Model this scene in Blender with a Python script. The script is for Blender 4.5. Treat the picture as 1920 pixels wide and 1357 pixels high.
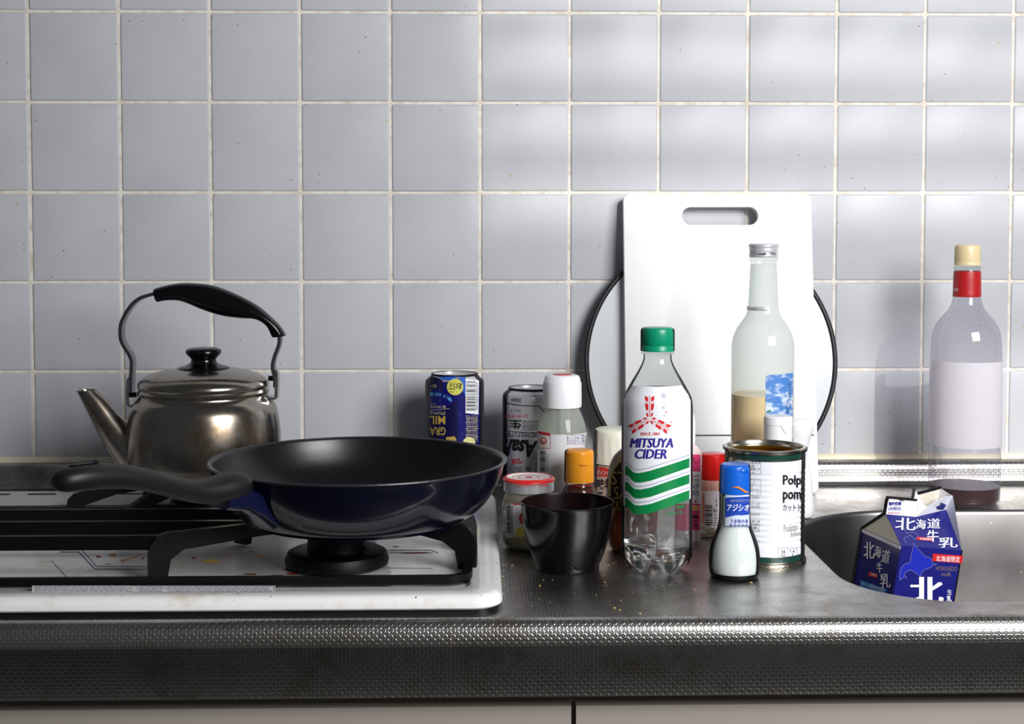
import bpy, bmesh, math, random
from mathutils import Vector, Matrix, noise
from mathutils.geometry import interpolate_bezier

for o in list(bpy.data.objects):
    bpy.data.objects.remove(o)
scene = bpy.context.scene
COL = scene.collection
PI = math.pi
R = math.radians
random.seed(7)

# ------------------------------------------------------------------ camera
CAM = Vector((-0.0057, -1.7583, 0.3197))
YAW, PITCH = 0.0251, 0.0451
F_PX, PCX, PCY = 2720.0, 960.0, 678.5 - 140.03
cam_data = bpy.data.cameras.new('camera')
cam_data.sensor_width = 36
cam_data.lens = 36 * F_PX / 1920
cam_data.shift_y = -140.03 / 1920
cam_data.clip_start = 0.01
cam_data.dof.use_dof = True
cam_data.dof.focus_distance = 1.36
cam_data.dof.aperture_fstop = 32
cam = bpy.data.objects.new('camera', cam_data)
cam.location = CAM
cam.rotation_euler = (PI / 2 - PITCH, 0, -YAW)
COL.objects.link(cam)
scene.camera = cam
# ------------------------------------------------------------------ world, light, exposure
world = bpy.data.worlds.new('world')
scene.world = world
world.use_nodes = True
world.node_tree.nodes['Background'].inputs[0].default_value = (0.80, 0.88, 1.0, 1)
world.node_tree.nodes['Background'].inputs[1].default_value = 0.075


def look_at(o, target):
    o.rotation_euler = (Vector(target) - o.location).to_track_quat('-Z', 'Y').to_euler()


sun_d = bpy.data.lights.new('sun', 'SUN')
sun_d.energy = 1.15
sun_d.angle = R(1.1)
sun_d.color = (1.0, 0.96, 0.90)
sun = bpy.data.objects.new('sun', sun_d)
AZ, EL = R(13), R(15)
sun.location = (1.2, -4.5, 1.6)
look_at(sun, sun.location + Vector((-math.sin(AZ) * math.cos(EL), math.cos(AZ) * math.cos(EL), -math.sin(EL))))
COL.objects.link(sun)

win_d = bpy.data.lights.new('window_daylight', 'AREA')
win_d.shape = 'RECTANGLE'
win_d.size, win_d.size_y = 0.80, 0.75
win_d.energy = 39
win_d.color = (0.97, 0.98, 1.0)
win = bpy.data.objects.new('window_daylight', win_d)
win.location = (0.92, -1.68, 0.78)
look_at(win, (0.30, -0.2, 0.08))
COL.objects.link(win)

vs = scene.view_settings
vs.view_transform = 'Standard'
vs.look = 'None'
vs.gamma = 1
vs.use_curve_mapping = False
vs.exposure = 0.07

# ------------------------------------------------------------------ projection helpers (photo pixel -> place)
FWD = Vector((math.sin(YAW) * math.cos(PITCH), math.cos(YAW) * math.cos(PITCH), -math.sin(PITCH)))
RGT = Vector((math.cos(YAW), -math.sin(YAW), 0))
UP = RGT.cross(FWD)


def ray(px, py):
    return FWD + RGT * ((px - PCX) / F_PX) - UP * ((py - PCY) / F_PX)


def W(px, py, y):
    d = ray(px, py)
    return CAM + d * ((y - CAM.y) / d.y)


def H(px, py, z=0.0):
    d = ray(px, py)
    return CAM + d * ((z - CAM.z) / d.z)


def depth(p):
    return (Vector(p) - CAM).dot(FWD)


# ------------------------------------------------------------------ materials
def lin(c):
    def f(v):
        v /= 255.0
        return v / 12.92 if v <= 0.04045 else ((v + 0.055) / 1.055) ** 2.4
    return (f(c[0]), f(c[1]), f(c[2]), 1)


MATS = {}


def mat(name, rgb, rough=0.5, metal=0.0, spec=0.5, coat=0.0, trans=0.0, alpha=1.0, ior=1.45, sub=0.0):
    if name in MATS:
        return MATS[name]
    m = bpy.data.materials.new(name)
    m.use_nodes = True
    b = m.node_tree.nodes['Principled BSDF']
    b.inputs['Base Color'].default_value = lin(rgb)
    b.inputs['Roughness'].default_value = rough
    b.inputs['Metallic'].default_value = metal
    b.inputs['Specular IOR Level'].default_value = spec
    b.inputs['Coat Weight'].default_value = coat
    b.inputs['Coat Roughness'].default_value = 0.05
    b.inputs['Transmission Weight'].default_value = trans
    b.inputs['Alpha'].default_value = alpha
    b.inputs['IOR'].default_value = ior
    MATS[name] = m
    return m


class NT:
    """small wrapper that chains shader nodes"""
    def __init__(self, m):
        self.t = m.node_tree
        self.n = self.t.nodes
        self.b = self.n['Principled BSDF']

    def node(self, typ, **kw):
        n = self.n.new(typ)
        for k, v in kw.items():
            setattr(n, k, v)
        return n

    def set(self, sock, v):
        if isinstance(v, bpy.types.NodeSocket):
            self.t.links.new(v, sock)
        else:
            sock.default_value = v

    def math(self, op, a, b=0.0, c=None, clamp=False):
        n = self.node('ShaderNodeMath', operation=op, use_clamp=clamp)
        self.set(n.inputs[0], a)
        self.set(n.inputs[1], b)
        if c is not None:
            self.set(n.inputs[2], c)
        return n.outputs[0]

    def mix(self, fac, a, b):
        n = self.node('ShaderNodeMix', data_type='RGBA')
        self.set(n.inputs['Factor'], fac)
        self.set(n.inputs['A'], a)
        self.set(n.inputs['B'], b)
        return n.outputs['Result']

    def noise(self, vec, scale, detail=3.0, rough=0.5):
        n = self.node('ShaderNodeTexNoise')
        self.set(n.inputs['Vector'], vec)
        n.inputs['Scale'].default_value = scale
        n.inputs['Detail'].default_value = detail
        n.inputs['Roughness'].default_value = rough
        return n.outputs['Fac']

    def ramp(self, fac, lo, hi):
        n = self.node('ShaderNodeMapRange')
        n.interpolation_type = 'SMOOTHSTEP'
        self.set(n.inputs['Value'], fac)
        n.inputs['From Min'].default_value = lo
        n.inputs['From Max'].default_value = hi
        return n.outputs['Result']

    def bump(self, h, strength, dist):
        n = self.node('ShaderNodeBump')
        n.inputs['Strength'].default_value = strength
        n.inputs['Distance'].default_value = dist
        self.set(n.inputs['Height'], h)
        self.t.links.new(n.outputs[0], self.b.inputs['Normal'])

    def pos(self):
        return self.node('ShaderNodeNewGeometry').outputs['Position']

    def obj(self):
        return self.node('ShaderNodeTexCoord').outputs['Object']

    def uv(self):
        return self.node('ShaderNodeTexCoord').outputs['UV']


def specks(nt, vec, base, col, scale, size, keep=0.5, plane='xy'):
    """small splashes with a shape of their own, drawn over a base colour"""
    sp_ = nt.node('ShaderNodeSeparateXYZ')
    nt.set(sp_.inputs[0], vec)
    cb_ = nt.node('ShaderNodeCombineXYZ')
    nt.set(cb_.inputs[0], sp_.outputs[0])
    nt.set(cb_.inputs[1], sp_.outputs['XYZ'.index(plane[1].upper())])
    v = nt.node('ShaderNodeTexVoronoi', voronoi_dimensions='2D')
    nt.set(v.inputs['Vector'], cb_.outputs[0])
    v.inputs['Scale'].default_value = scale
    sep = nt.node('ShaderNodeSeparateColor')
    nt.set(sep.inputs[0], v.outputs['Color'])
    th = nt.math('MULTIPLY', nt.math('SUBTRACT', sep.outputs[0], keep, clamp=True), size / max(1e-3, 1 - keep))
    d = nt.math('SUBTRACT', th, v.outputs['Distance'])
    f = nt.ramp(d, 0.0, 0.02)
    return nt.mix(f, base, col)


def m_tile():
    m = mat('glazed white tile', (202, 204, 209), 0.26, spec=0.14)
    nt = NT(m)
    p = nt.pos()
    n1 = nt.noise(p, 9.0, 4)
    base = nt.mix(nt.ramp(n1, 0.3, 0.8), lin((192, 193, 197)), lin((184, 185, 189)))
    c = specks(nt, p, base, lin((128, 100, 70)), 62, 0.06, 0.86, 'xz')
    c = specks(nt, p, c, lin((190, 172, 134)), 27, 0.055, 0.84, 'xz')
    c = specks(nt, p, c, lin((40, 26, 20)), 22, 0.03, 0.82, 'xz')
    nt.set(nt.b.inputs['Base Color'], c)
    nt.set(nt.b.inputs['Roughness'], nt.math('ADD', nt.math('MULTIPLY', n1, 0.10), 0.26))
    nt.bump(nt.noise(p, 16, 2), 0.03, 0.0008)
    return m


def m_grout():
    m = mat('cream grout', (214, 204, 188), 0.9, spec=0.2)
    nt = NT(m)
    p = nt.pos()
    nt.set(nt.b.inputs['Base Color'], nt.mix(nt.ramp(nt.noise(p, 60, 5, 0.7), 0.35, 0.75), lin((234, 228, 217)), lin((202, 191, 173))))
    nt.bump(nt.noise(p, 400, 3), 0.4, 0.001)
    return m


def emboss(nt, vec, pitch):
    """woven oval emboss of the stainless top: ovals turned +45 / -45 in a checkerboard"""
    s = nt.node('ShaderNodeSeparateXYZ')
    nt.set(s.inputs[0], vec)
    u = nt.math('DIVIDE', s.outputs[0], pitch)
    v = nt.math('DIVIDE', s.outputs[1], pitch)
    fu = nt.math('SUBTRACT', nt.math('FRACT', u), 0.5)
    fv = nt.math('SUBTRACT', nt.math('FRACT', v), 0.5)
    par = nt.math('MODULO', nt.math('ADD', nt.math('FLOOR', u), nt.math('FLOOR', v)), 2.0)
    sg = nt.math('SUBTRACT', nt.math('MULTIPLY', nt.math('ABSOLUTE', par), 2.0), 1.0)
    sv = nt.math('MULTIPLY', sg, fv)
    a = nt.math('DIVIDE', nt.math('ADD', fu, sv), 0.90)
    b = nt.math('DIVIDE', nt.math('SUBTRACT', fu, sv), 0.40)
    e = nt.math('ADD', nt.math('MULTIPLY', a, a), nt.math('MULTIPLY', b, b))
    return nt.ramp(nt.math('SUBTRACT', 1.0, e), 0.0, 0.8)


def m_steel_top():
    m = mat('embossed stainless steel', (168, 166, 163), 0.28, 1.0)
    nt = NT(m)
    uv = nt.uv()
    p = nt.pos()
    dirt = nt.noise(p, 22, 5, 0.65)
    base = nt.mix(nt.ramp(dirt, 0.42, 0.75), lin((176, 174, 171)), lin((128, 121, 112)))
    base = specks(nt, p, base, lin((200, 190, 168)), 120, 0.12, 0.9)
    nt.set(nt.b.inputs['Base Color'], base)
    nt.set(nt.b.inputs['Roughness'], nt.math('ADD', nt.math('MULTIPLY', dirt, 0.25), 0.16))
    nt.bump(emboss(nt, uv, 0.0031), 0.35, 0.0004)
    return m


def m_steel_sink():
    m = mat('brushed stainless sink', (120, 118, 118), 0.34, 1.0)
    nt = NT(m)
    p = nt.pos()
    base = specks(nt, p, lin((122, 120, 120)), lin((190, 186, 180)), 60, 0.07, 0.8, 'xz')
    nt.set(nt.b.inputs['Base Color'], base)
    nt.set(nt.b.inputs['Roughness'], nt.math('ADD', nt.math('MULTIPLY', nt.noise(p, 15, 4), 0.2), 0.26))
    return m


def m_enamel():
    m = mat('white stove enamel', (226, 224, 222), 0.18, spec=0.5, coat=0.2)
    nt = NT(m)
    p = nt.pos()
    n1 = nt.noise(p, 14, 5, 0.7)
    base = nt.mix(nt.ramp(n1, 0.52, 0.78), lin((228, 226, 224)), lin((196, 184, 160)))
    base = specks(nt, p, base, lin((122, 74, 34)), 75, 0.10, 0.8)
    base = specks(nt, p, base, lin((60, 36, 24)), 110, 0.08, 0.85)
    nt.set(nt.b.inputs['Base Color'], base)
    return m


def m_kettle():
    m = mat('worn kettle steel', (186, 178, 168), 0.13, 1.0)
    nt = NT(m)
    p = nt.obj()
    n1 = nt.noise(p, 16, 6, 0.7)
    base = nt.mix(nt.ramp(n1, 0.46, 0.72), lin((160, 153, 144)), lin((122, 98, 70)))
    nt.set(nt.b.inputs['Base Color'], base)
    nt.set(nt.b.inputs['Roughness'], nt.math('ADD', nt.math('MULTIPLY', nt.noise(p, 34, 4), 0.20), 0.12))
    return m


def m_clear(name, tint, diff=0.0, dcol=(255, 255, 255), ior=1.45):
    """thin clear plastic or glass wall: mostly see-through, a little mirror, a little haze"""
    m = bpy.data.materials.new(name)
    m.use_nodes = True
    t = m.node_tree
    t.nodes.clear()
    out = t.nodes.new('ShaderNodeOutputMaterial')
    tr = t.nodes.new('ShaderNodeBsdfTransparent')
    tr.inputs[0].default_value = lin(tint)
    gl = t.nodes.new('ShaderNodeBsdfGlossy')
    gl.inputs['Roughness'].default_value = 0.04
    fr = t.nodes.new('ShaderNodeFresnel')
    geo = t.nodes.new('ShaderNodeNewGeometry')
    mr = t.nodes.new('ShaderNodeMapRange')
    mr.inputs['To Min'].default_value = ior
    mr.inputs['To Max'].default_value = 1 / ior
    t.links.new(geo.outputs['Backfacing'], mr.inputs['Value'])
    t.links.new(mr.outputs['Result'], fr.inputs[0])
    mx = t.nodes.new('ShaderNodeMixShader')
    t.links.new(fr.outputs[0], mx.inputs[0])
    t.links.new(tr.outputs[0], mx.inputs[1])
    t.links.new(gl.outputs[0], mx.inputs[2])
    last = mx
    if diff > 0:
        df = t.nodes.new('ShaderNodeBsdfDiffuse')
        df.inputs[0].default_value = lin(dcol)
        tl = t.nodes.new('ShaderNodeBsdfTranslucent')
        tl.inputs[0].default_value = lin(dcol)
        m2 = t.nodes.new('ShaderNodeMixShader')
        m2.inputs[0].default_value = 0.5
        t.links.new(df.outputs[0], m2.inputs[1])
        t.links.new(tl.outputs[0], m2.inputs[2])
        m3 = t.nodes.new('ShaderNodeMixShader')
        m3.inputs[0].default_value = diff
        t.links.new(mx.outputs[0], m3.inputs[1])
        t.links.new(m2.outputs[0], m3.inputs[2])
        last = m3
    t.links.new(last.outputs[0], out.inputs[0])
    MATS[name] = m
    return m


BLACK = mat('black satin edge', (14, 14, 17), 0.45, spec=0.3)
PLBLACK = mat('black plastic', (8, 8, 10), 0.16, spec=0.4)
HANDLE = mat('matte black handle', (17, 17, 19), 0.46, spec=0.4)
IRON = mat('black cast iron', (7, 7, 8), 0.45, spec=0.25)
WHITE = mat('white plastic', (238, 238, 240), 0.35)
INK = mat('black print', (22, 20, 22), 0.5)
WPRINT = mat('white print', (240, 240, 242), 0.5)
RED = mat('red print', (206, 34, 40), 0.4)
NAVY = mat('navy print', (44, 36, 140), 0.4)
GREEN = mat('green print', (0, 124, 62), 0.4)
GOLD = mat('gold print', (206, 172, 84), 0.35, 0.3)
CLEAR = m_clear('clear plastic', (250, 251, 251), diff=.06, dcol=(236, 238, 242), ior=1.5)
GLASS = m_clear('clear glass', (236, 240, 236))
STEEL = mat('polished steel', (190, 188, 186), 0.2, 1.0)


# ------------------------------------------------------------------ objects
def obj(name, bm, m, parent=None, smooth=40, loc=None):
    me = bpy.data.meshes.new(name)
    bm.normal_update()
    bm.to_mesh(me)
    bm.free()
    if m is not None:
        me.materials.append(m)
    if smooth:
        for p in me.polygons:
            p.use_smooth = True
        me.set_sharp_from_angle(angle=R(smooth))
    o = bpy.data.objects.new(name, me)
    COL.objects.link(o)
    if parent is not None:
        o.parent = parent
    if loc is not None:
        o.location = loc
    return o


def tag(o, label, cat=None, group=None):
    o['label'] = label
    if cat:
        o['category'] = cat
    if group:
        o['group'] = group
    return o


def thing(name, label, cat, loc, group=None):
    o = bpy.data.objects.new(name, None)
    o.empty_display_size = 0.02
    o.location = loc
    COL.objects.link(o)
    return tag(o, label, cat, group)


def structure(o):
    o['kind'] = 'structure'
    return o


# ------------------------------------------------------------------ mesh builders
def box(bm, x0, x1, y0, y1, z0, z1):
    vs_ = [bm.verts.new((x, y, z)) for z in (z0, z1) for y in (y0, y1) for x in (x0, x1)]
    for f in ((0, 2, 3, 1), (4, 5, 7, 6), (0, 1, 5, 4), (2, 6, 7, 3), (0, 4, 6, 2), (1, 3, 7, 5)):
        bm.faces.new([vs_[i] for i in f])
    return bm


def bevel_all(bm, w, seg=2, ang=30):
    es = [e for e in bm.edges if len(e.link_faces) == 2 and e.calc_face_angle() > R(ang)]
    bmesh.ops.bevel(bm, geom=es, offset=w, segments=seg, profile=0.5, affect='EDGES')
    return bm


def bbox(x0, x1, y0, y1, z0, z1, w=0.001, seg=2):
    return bevel_all(box(bmesh.new(), x0, x1, y0, y1, z0, z1), w, seg)


def loft(loops, close0=True, close1=True, cyc=True, bm=None):
    bm = bm or bmesh.new()
    rows = [[bm.verts.new(p) for p in lp] for lp in loops]
    n = len(rows[0])
    for a, b in zip(rows, rows[1:]):
        for i in range(n if cyc else n - 1):
            j = (i + 1) % n
            bm.faces.new((a[i], a[j], b[j], b[i]))
    if close0:
        bm.faces.new(rows[0][::-1])
    if close1:
        bm.faces.new(rows[-1])
    return bm


def lathe(prof, seg=56, a0=None, a1=None, sy=1.0, bm=None, cx=0.0, cy=0.0):
    """prof: list of (r, z), bottom to top on the outside"""
    bm = bm or bmesh.new()
    full = a0 is None
    if full:
        a0, a1 = 0.0, 2 * PI
    n = seg if full else seg + 1
    rows = []
    for r, z in prof:
        if r < 1e-6:
            rows.append([bm.verts.new((cx, cy, z))])
        else:
            rows.append([bm.verts.new((cx + r * math.cos(a0 + (a1 - a0) * i / seg), cy + sy * r * math.sin(a0 + (a1 - a0) * i / seg), z)) for i in range(n)])
    for a, b in zip(rows, rows[1:]):
        m = n if full else n - 1
        for i in range(m):
            j = (i + 1) % n
            if len(a) == 1 and len(b) == 1:
                continue
            if len(a) == 1:
                bm.faces.new((a[0], b[j], b[i]))
            elif len(b) == 1:
                bm.faces.new((a[i], a[j], b[0]))
            else:
                bm.faces.new((a[i], a[j], b[j], b[i]))
    return bm


def cr(pts, n=4):
    """Catmull-Rom through the points"""
    out = []
    P = [Vector(p) for p in pts]
    for i in range(len(P) - 1):
        p0 = P[i - 1] if i else P[i] * 2 - P[i + 1]
        p1, p2 = P[i], P[i + 1]
        p3 = P[i + 2] if i + 2 < len(P) else P[i + 1] * 2 - P[i]
        for k in range(n):
            t = k / n
            out.append(0.5 * ((2 * p1) + (p2 - p0) * t + (2 * p0 - 5 * p1 + 4 * p2 - p3) * t * t + (3 * p1 - p0 - 3 * p2 + p3) * t ** 3))
    out.append(P[-1])
    return [tuple(v) for v in out]


def tube(path, rad, seg=10, bm=None, flat=1.0, up=Vector((0, 0, 1)), caps=True):
    """sweep an ellipse (rad x rad*flat) along a path; rad may be a list"""
    P = [Vector(p) for p in path]
    loops = []
    for i, p in enumerate(P):
        t = (P[min(i + 1, len(P) - 1)] - P[max(i - 1, 0)]).normalized()
        s = t.cross(up)
        if s.length < 1e-4:
            s = t.cross(Vector((0, 1, 0)))
        s.normalize()
        u = s.cross(t)
        r = rad[i] if isinstance(rad, (list, tuple)) else rad
        loops.append([p + s * (r * flat * math.cos(2 * PI * k / seg)) + u * (r * math.sin(2 * PI * k / seg)) for k in range(seg)])
    return loft(loops, caps, caps, bm=bm)


def rrect(x0, x1, y0, y1, r, n=6):
    """rounded rectangle; r is one radius or four (right-front, right-back, left-back, left-front)"""
    out = []
    rs = r if isinstance(r, (list, tuple)) else (r,) * 4
    for r, cx, cy, a in ((rs[0], x1 - rs[0], y0 + rs[0], -90), (rs[1], x1 - rs[1], y1 - rs[1], 0), (rs[2], x0 + rs[2], y1 - rs[2], 90), (rs[3], x0 + rs[3], y0 + rs[3], 180)):
        for k in range(n + 1):
            t = R(a + 90 * k / n)
            out.append((cx + r * math.cos(t), cy + r * math.sin(t)))
    return out


def fill2d(loops, z=0.0):
    """flat face with holes from closed 2D loops"""
    bm = bmesh.new()
    es = []
    for lp in loops:
        v = [bm.verts.new((x, y, z)) for x, y in lp]
        es += [bm.edges.new((v[i], v[(i + 1) % len(v)])) for i in range(len(v))]
    bmesh.ops.triangle_fill(bm, edges=es, use_beauty=True)
    return bm


def extrude(bm, vec):
    g = bmesh.ops.extrude_face_region(bm, geom=bm.faces[:])
    bmesh.ops.translate(bm, vec=vec, verts=[v for v in g['geom'] if isinstance(v, bmesh.types.BMVert)])
    bmesh.ops.recalc_face_normals(bm, faces=bm.faces[:])
    return bm


# ------------------------------------------------------------------ print on surfaces
_txt = {}


def text_mesh(s, bold=0.0, shear=0.0):
    key = (s, bold, shear)
    if key not in _txt:
        cu = bpy.data.curves.new('lettering', 'FONT')
        cu.body = s
        cu.size = 1.0
        cu.offset = bold
        cu.shear = shear
        cu.resolution_u = 2
        cu.align_x = 'CENTER'
        o = bpy.data.objects.new('lettering', cu)
        COL.objects.link(o)
        bpy.context.view_layer.update()
        me = bpy.data.meshes.new_from_object(o.evaluated_get(bpy.context.evaluated_depsgraph_get()))
        _txt[key] = ([v.co.copy() for v in me.vertices], [tuple(p.vertices) for p in me.polygons])
        bpy.data.objects.remove(o)
        bpy.data.curves.remove(cu)
        bpy.data.meshes.remove(me)
    return _txt[key]


def put_text(bm, s, x0, y0, x1, y1, rot=0, bold=0.0, shear=0.0, tilt=0.0, dz=0.0):
    """fit text into the box; y runs downward; rot in multiples of 90; tilt in degrees"""
    vs_, fs = text_mesh(s, bold, shear)
    if not vs_:
        return
    pts = [Vector((v.x, v.y)) for v in vs_]
    if rot:
        c, sn = round(math.cos(R(rot))), round(math.sin(R(rot)))
        pts = [Vector((p.x * c - p.y * sn, p.x * sn + p.y * c)) for p in pts]
    ax, bx = min(p.x for p in pts), max(p.x for p in pts)
    ay, by = min(p.y for p in pts), max(p.y for p in pts)
    mx, my = (x0 + x1) / 2, (y0 + y1) / 2
    ct, st = math.cos(R(tilt)), math.sin(R(tilt))
    nv = []
    for p in pts:
        x = x0 + (p.x - ax) / max(bx - ax, 1e-6) * (x1 - x0) - mx
        y = y1 - (p.y - ay) / max(by - ay, 1e-6) * (y1 - y0) - my
        nv.append(bm.verts.new((mx + x * ct - y * st, my + x * st + y * ct, dz)))
    for f in fs:
        try:
            bm.faces.new([nv[i] for i in f])
        except ValueError:
            pass


def put_heavy(bm, s, x0, y0, x1, y1, d=0.7, **k):
    for i, e in enumerate((-d, 0.0, d)):
        put_text(bm, s, x0 + d + e, y0, x1 - d + e, y1, dz=i * .00012, **k)


def put_poly(bm, pts):
    f = bm.faces.new([bm.verts.new((x, y, 0)) for x, y in pts])
    bmesh.ops.triangulate(bm, faces=[f])


def rect(x0, y0, x1, y1):
    return [(x0, y0), (x1, y0), (x1, y1), (x0, y1)]


def frame(bm, x0, y0, x1, y1, w):
    for r in (rect(x0, y0, x1, y0 + w), rect(x0, y1 - w, x1, y1), rect(x0, y0, x0 + w, y1), rect(x1 - w, y0, x1, y1)):
        put_poly(bm, r)


def stroke(bm, pts, w):
    for (xa, ya), (xb, yb) in zip(pts, pts[1:]):
        d = math.hypot(xb - xa, yb - ya) or 1
        nx, ny = -(yb - ya) / d * w / 2, (xb - xa) / d * w / 2
        put_poly(bm, [(xa + nx, ya + ny), (xb + nx, yb + ny), (xb - nx, yb - ny), (xa - nx, ya - ny)])


def barcode(bm, x0, y0, x1, y1, horizontal=True, seed=1, n=30):
    rnd = random.Random(seed)
    L = (y1 - y0) if horizontal else (x1 - x0)
    ws = [rnd.choice((1, 1, 2, 3)) for _ in range(2 * n)]
    k = L / sum(ws)
    t = 0
    for i, w in enumerate(ws):
        if i % 2 == 0:
            if horizontal:
                put_poly(bm, rect(x0, y0 + t * k, x1, y0 + (t + w) * k))
            else:
                put_poly(bm, rect(x0 + t * k, y0, x0 + (t + w) * k, y1))
        t += w


def disc(cx, cy, r, n=28, ry=None):
    ry = ry or r
    return [(cx + r * math.cos(2 * PI * i / n), cy + ry * math.sin(2 * PI * i / n)) for i in range(n)]


def decal(name, m, draw, mapper, parent, eps=0.0003, gx=5.0, gy=9.0, label=None, smooth=60):
    """draw(bm) works in photo pixels; mapper carries each vertex to the thing's surface"""
    bm = bmesh.new()
    draw(bm)
    if not bm.verts:
        bm.free()
        return None
    for ax, step in ((0, gx), (1, gy)):
        if not step:
            continue
        lo = min(v.co[ax] for v in bm.verts)
        hi = max(v.co[ax] for v in bm.verts)
        k = math.floor(lo / step) + 1
        while k * step < hi:
            no = Vector((1, 0, 0)) if ax == 0 else Vector((0, 1, 0))
            bmesh.ops.bisect_plane(bm, geom=bm.verts[:] + bm.edges[:] + bm.faces[:], plane_co=no * (k * step), plane_no=no)
            k += 1
    for v in bm.verts:
        v.co = mapper(v.co.x, v.co.y, eps + v.co.z)
    bmesh.ops.recalc_face_normals(bm, faces=bm.faces[:])
    o = obj(name, bm, m, parent, smooth)
    if label:
        o['label'] = label
    return o


class Axis:
    """an upright turned thing: axis at photo column cx and at distance Y from the wall plane"""
    def __init__(self, cx, Y, z0=0.0, row=900):
        p = W(cx, row, Y)
        self.cx, self.Y, self.z0 = cx, Y, z0
        self.o = Vector((p.x, Y, z0))
        self.s = depth(p) / F_PX
        self.face = math.atan2(CAM.y - Y, CAM.x - p.x)

    def z(self, row):
        return W(self.cx, row, self.Y).z - self.z0

    def top(self, row, hw):
        """height of a flat top whose far edge shows at this row"""
        return W(self.cx, row, self.Y + hw * self.s).z - self.z0

    def prof(self, pts):
        return [(hw * self.s, self.z(row)) for hw, row in pts]

    def mapper(self, prof, sy=1.0):
        pr = sorted((z, r) for r, z in prof)

        def rad(z):
            if z <= pr[0][0]:
                return pr[0][1]
            for (za, ra), (zb, rb) in zip(pr, pr[1:]):
                if z <= zb:
                    return ra + (rb - ra) * (z - za) / max(zb - za, 1e-9)
            return pr[-1][1]

        def f(px, py, eps):
            d = ray(px, py)
            c = CAM - self.o
            r = rad(self.z(py))
            for _ in range(8):
                rr = r + eps
                A = d.x ** 2 + (d.y / sy) ** 2
                B = 2 * (c.x * d.x + c.y * d.y / sy ** 2)
                C = c.x ** 2 + (c.y / sy) ** 2 - rr ** 2
                q = B * B - 4 * A * C
                t = (-B - math.sqrt(max(q, 0))) / (2 * A)
                p = c + d * t
                r = rad(p.z)
            if q < 0:
                k = (r + eps) / math.hypot(p.x, p.y / sy)
                p = Vector((p.x * k, p.y * k, p.z))
            return p
        return f


def plane_mapper(p0, n, origin):
    p0, n, origin = Vector(p0), Vector(n).normalized(), Vector(origin)

    def f(px, py, eps):
        d = ray(px, py)
        t = (p0 + n * eps - CAM).dot(n) / d.dot(n)
        return CAM + d * t - origin
    return f


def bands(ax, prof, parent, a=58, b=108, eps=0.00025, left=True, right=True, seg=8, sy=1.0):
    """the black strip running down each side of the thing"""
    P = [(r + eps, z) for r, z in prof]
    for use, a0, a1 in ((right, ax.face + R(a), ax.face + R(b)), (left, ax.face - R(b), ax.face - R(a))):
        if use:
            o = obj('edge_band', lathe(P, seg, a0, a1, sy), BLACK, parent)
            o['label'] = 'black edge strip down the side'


# =================================================================== SETTING
PITCHT = 0.108
ZR3 = 0.139


def build_wall():
    w = structure(obj('wall_back', box(bmesh.new(), -1.35, 1.35, 0.0014, 0.12, -0.9, 1.2), m_grout(), None, 0))
    t = PITCHT - 0.0034
    bm = bmesh.new()
    h = t / 2
    loops = []
    for ins, y in ((0.0, 0.003), (0.0, 0.0012), (0.0006, 0.0004), (0.0018, 0.0), ):
        loops.append([(x, y, z) for x, z in rrect(-h + ins, h - ins, -h + ins, h - ins, max(0.0022 - ins, 0.0008), 2)])
    loft(loops, False, True, bm=bm)
    bmesh.ops.recalc_face_normals(bm, faces=bm.faces[:])
    first = None
    mt = m_tile()
    for i in range(-10, 10):
        for k in range(0, 7):
            if first is None:
                o = first = obj('tile', bm, mt, w, 50)
            else:
                o = first.copy()
                COL.objects.link(o)
            o.location = ((i + 0.5) * PITCHT + random.uniform(-.0003, .0003), random.uniform(-.0003, .0002), ZR3 + (k - 0.5) * PITCHT + random.uniform(-.0003, .0003))
            o.rotation_euler = (random.uniform(-.0008, .0008), random.uniform(-.002, .002), random.uniform(-.0008, .0008))
    bm = bmesh.new()
    sec = [(0.004, 0.028), (-0.0035, 0.028), (-0.0048, 0.0295), (-0.0042, 0.033), (-0.0014, 0.0355), (0.004, 0.036)]
    loft([[(x, y, z) for y, z in sec] for x in (-1.3, 1.3)], bm=bm)
    bmesh.ops.recalc_face_normals(bm, faces=bm.faces[:])
    structure(obj('trim_1', bm, mat('cream caulk', (232, 222, 196), 0.5), None, 50))
    structure(obj('floor', box(bmesh.new(), -1.35, 1.9, -3.2, 0.1, -0.9, -0.86), mat('dark wooden floor', (44, 42, 40), 0.5), None, 0))


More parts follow.
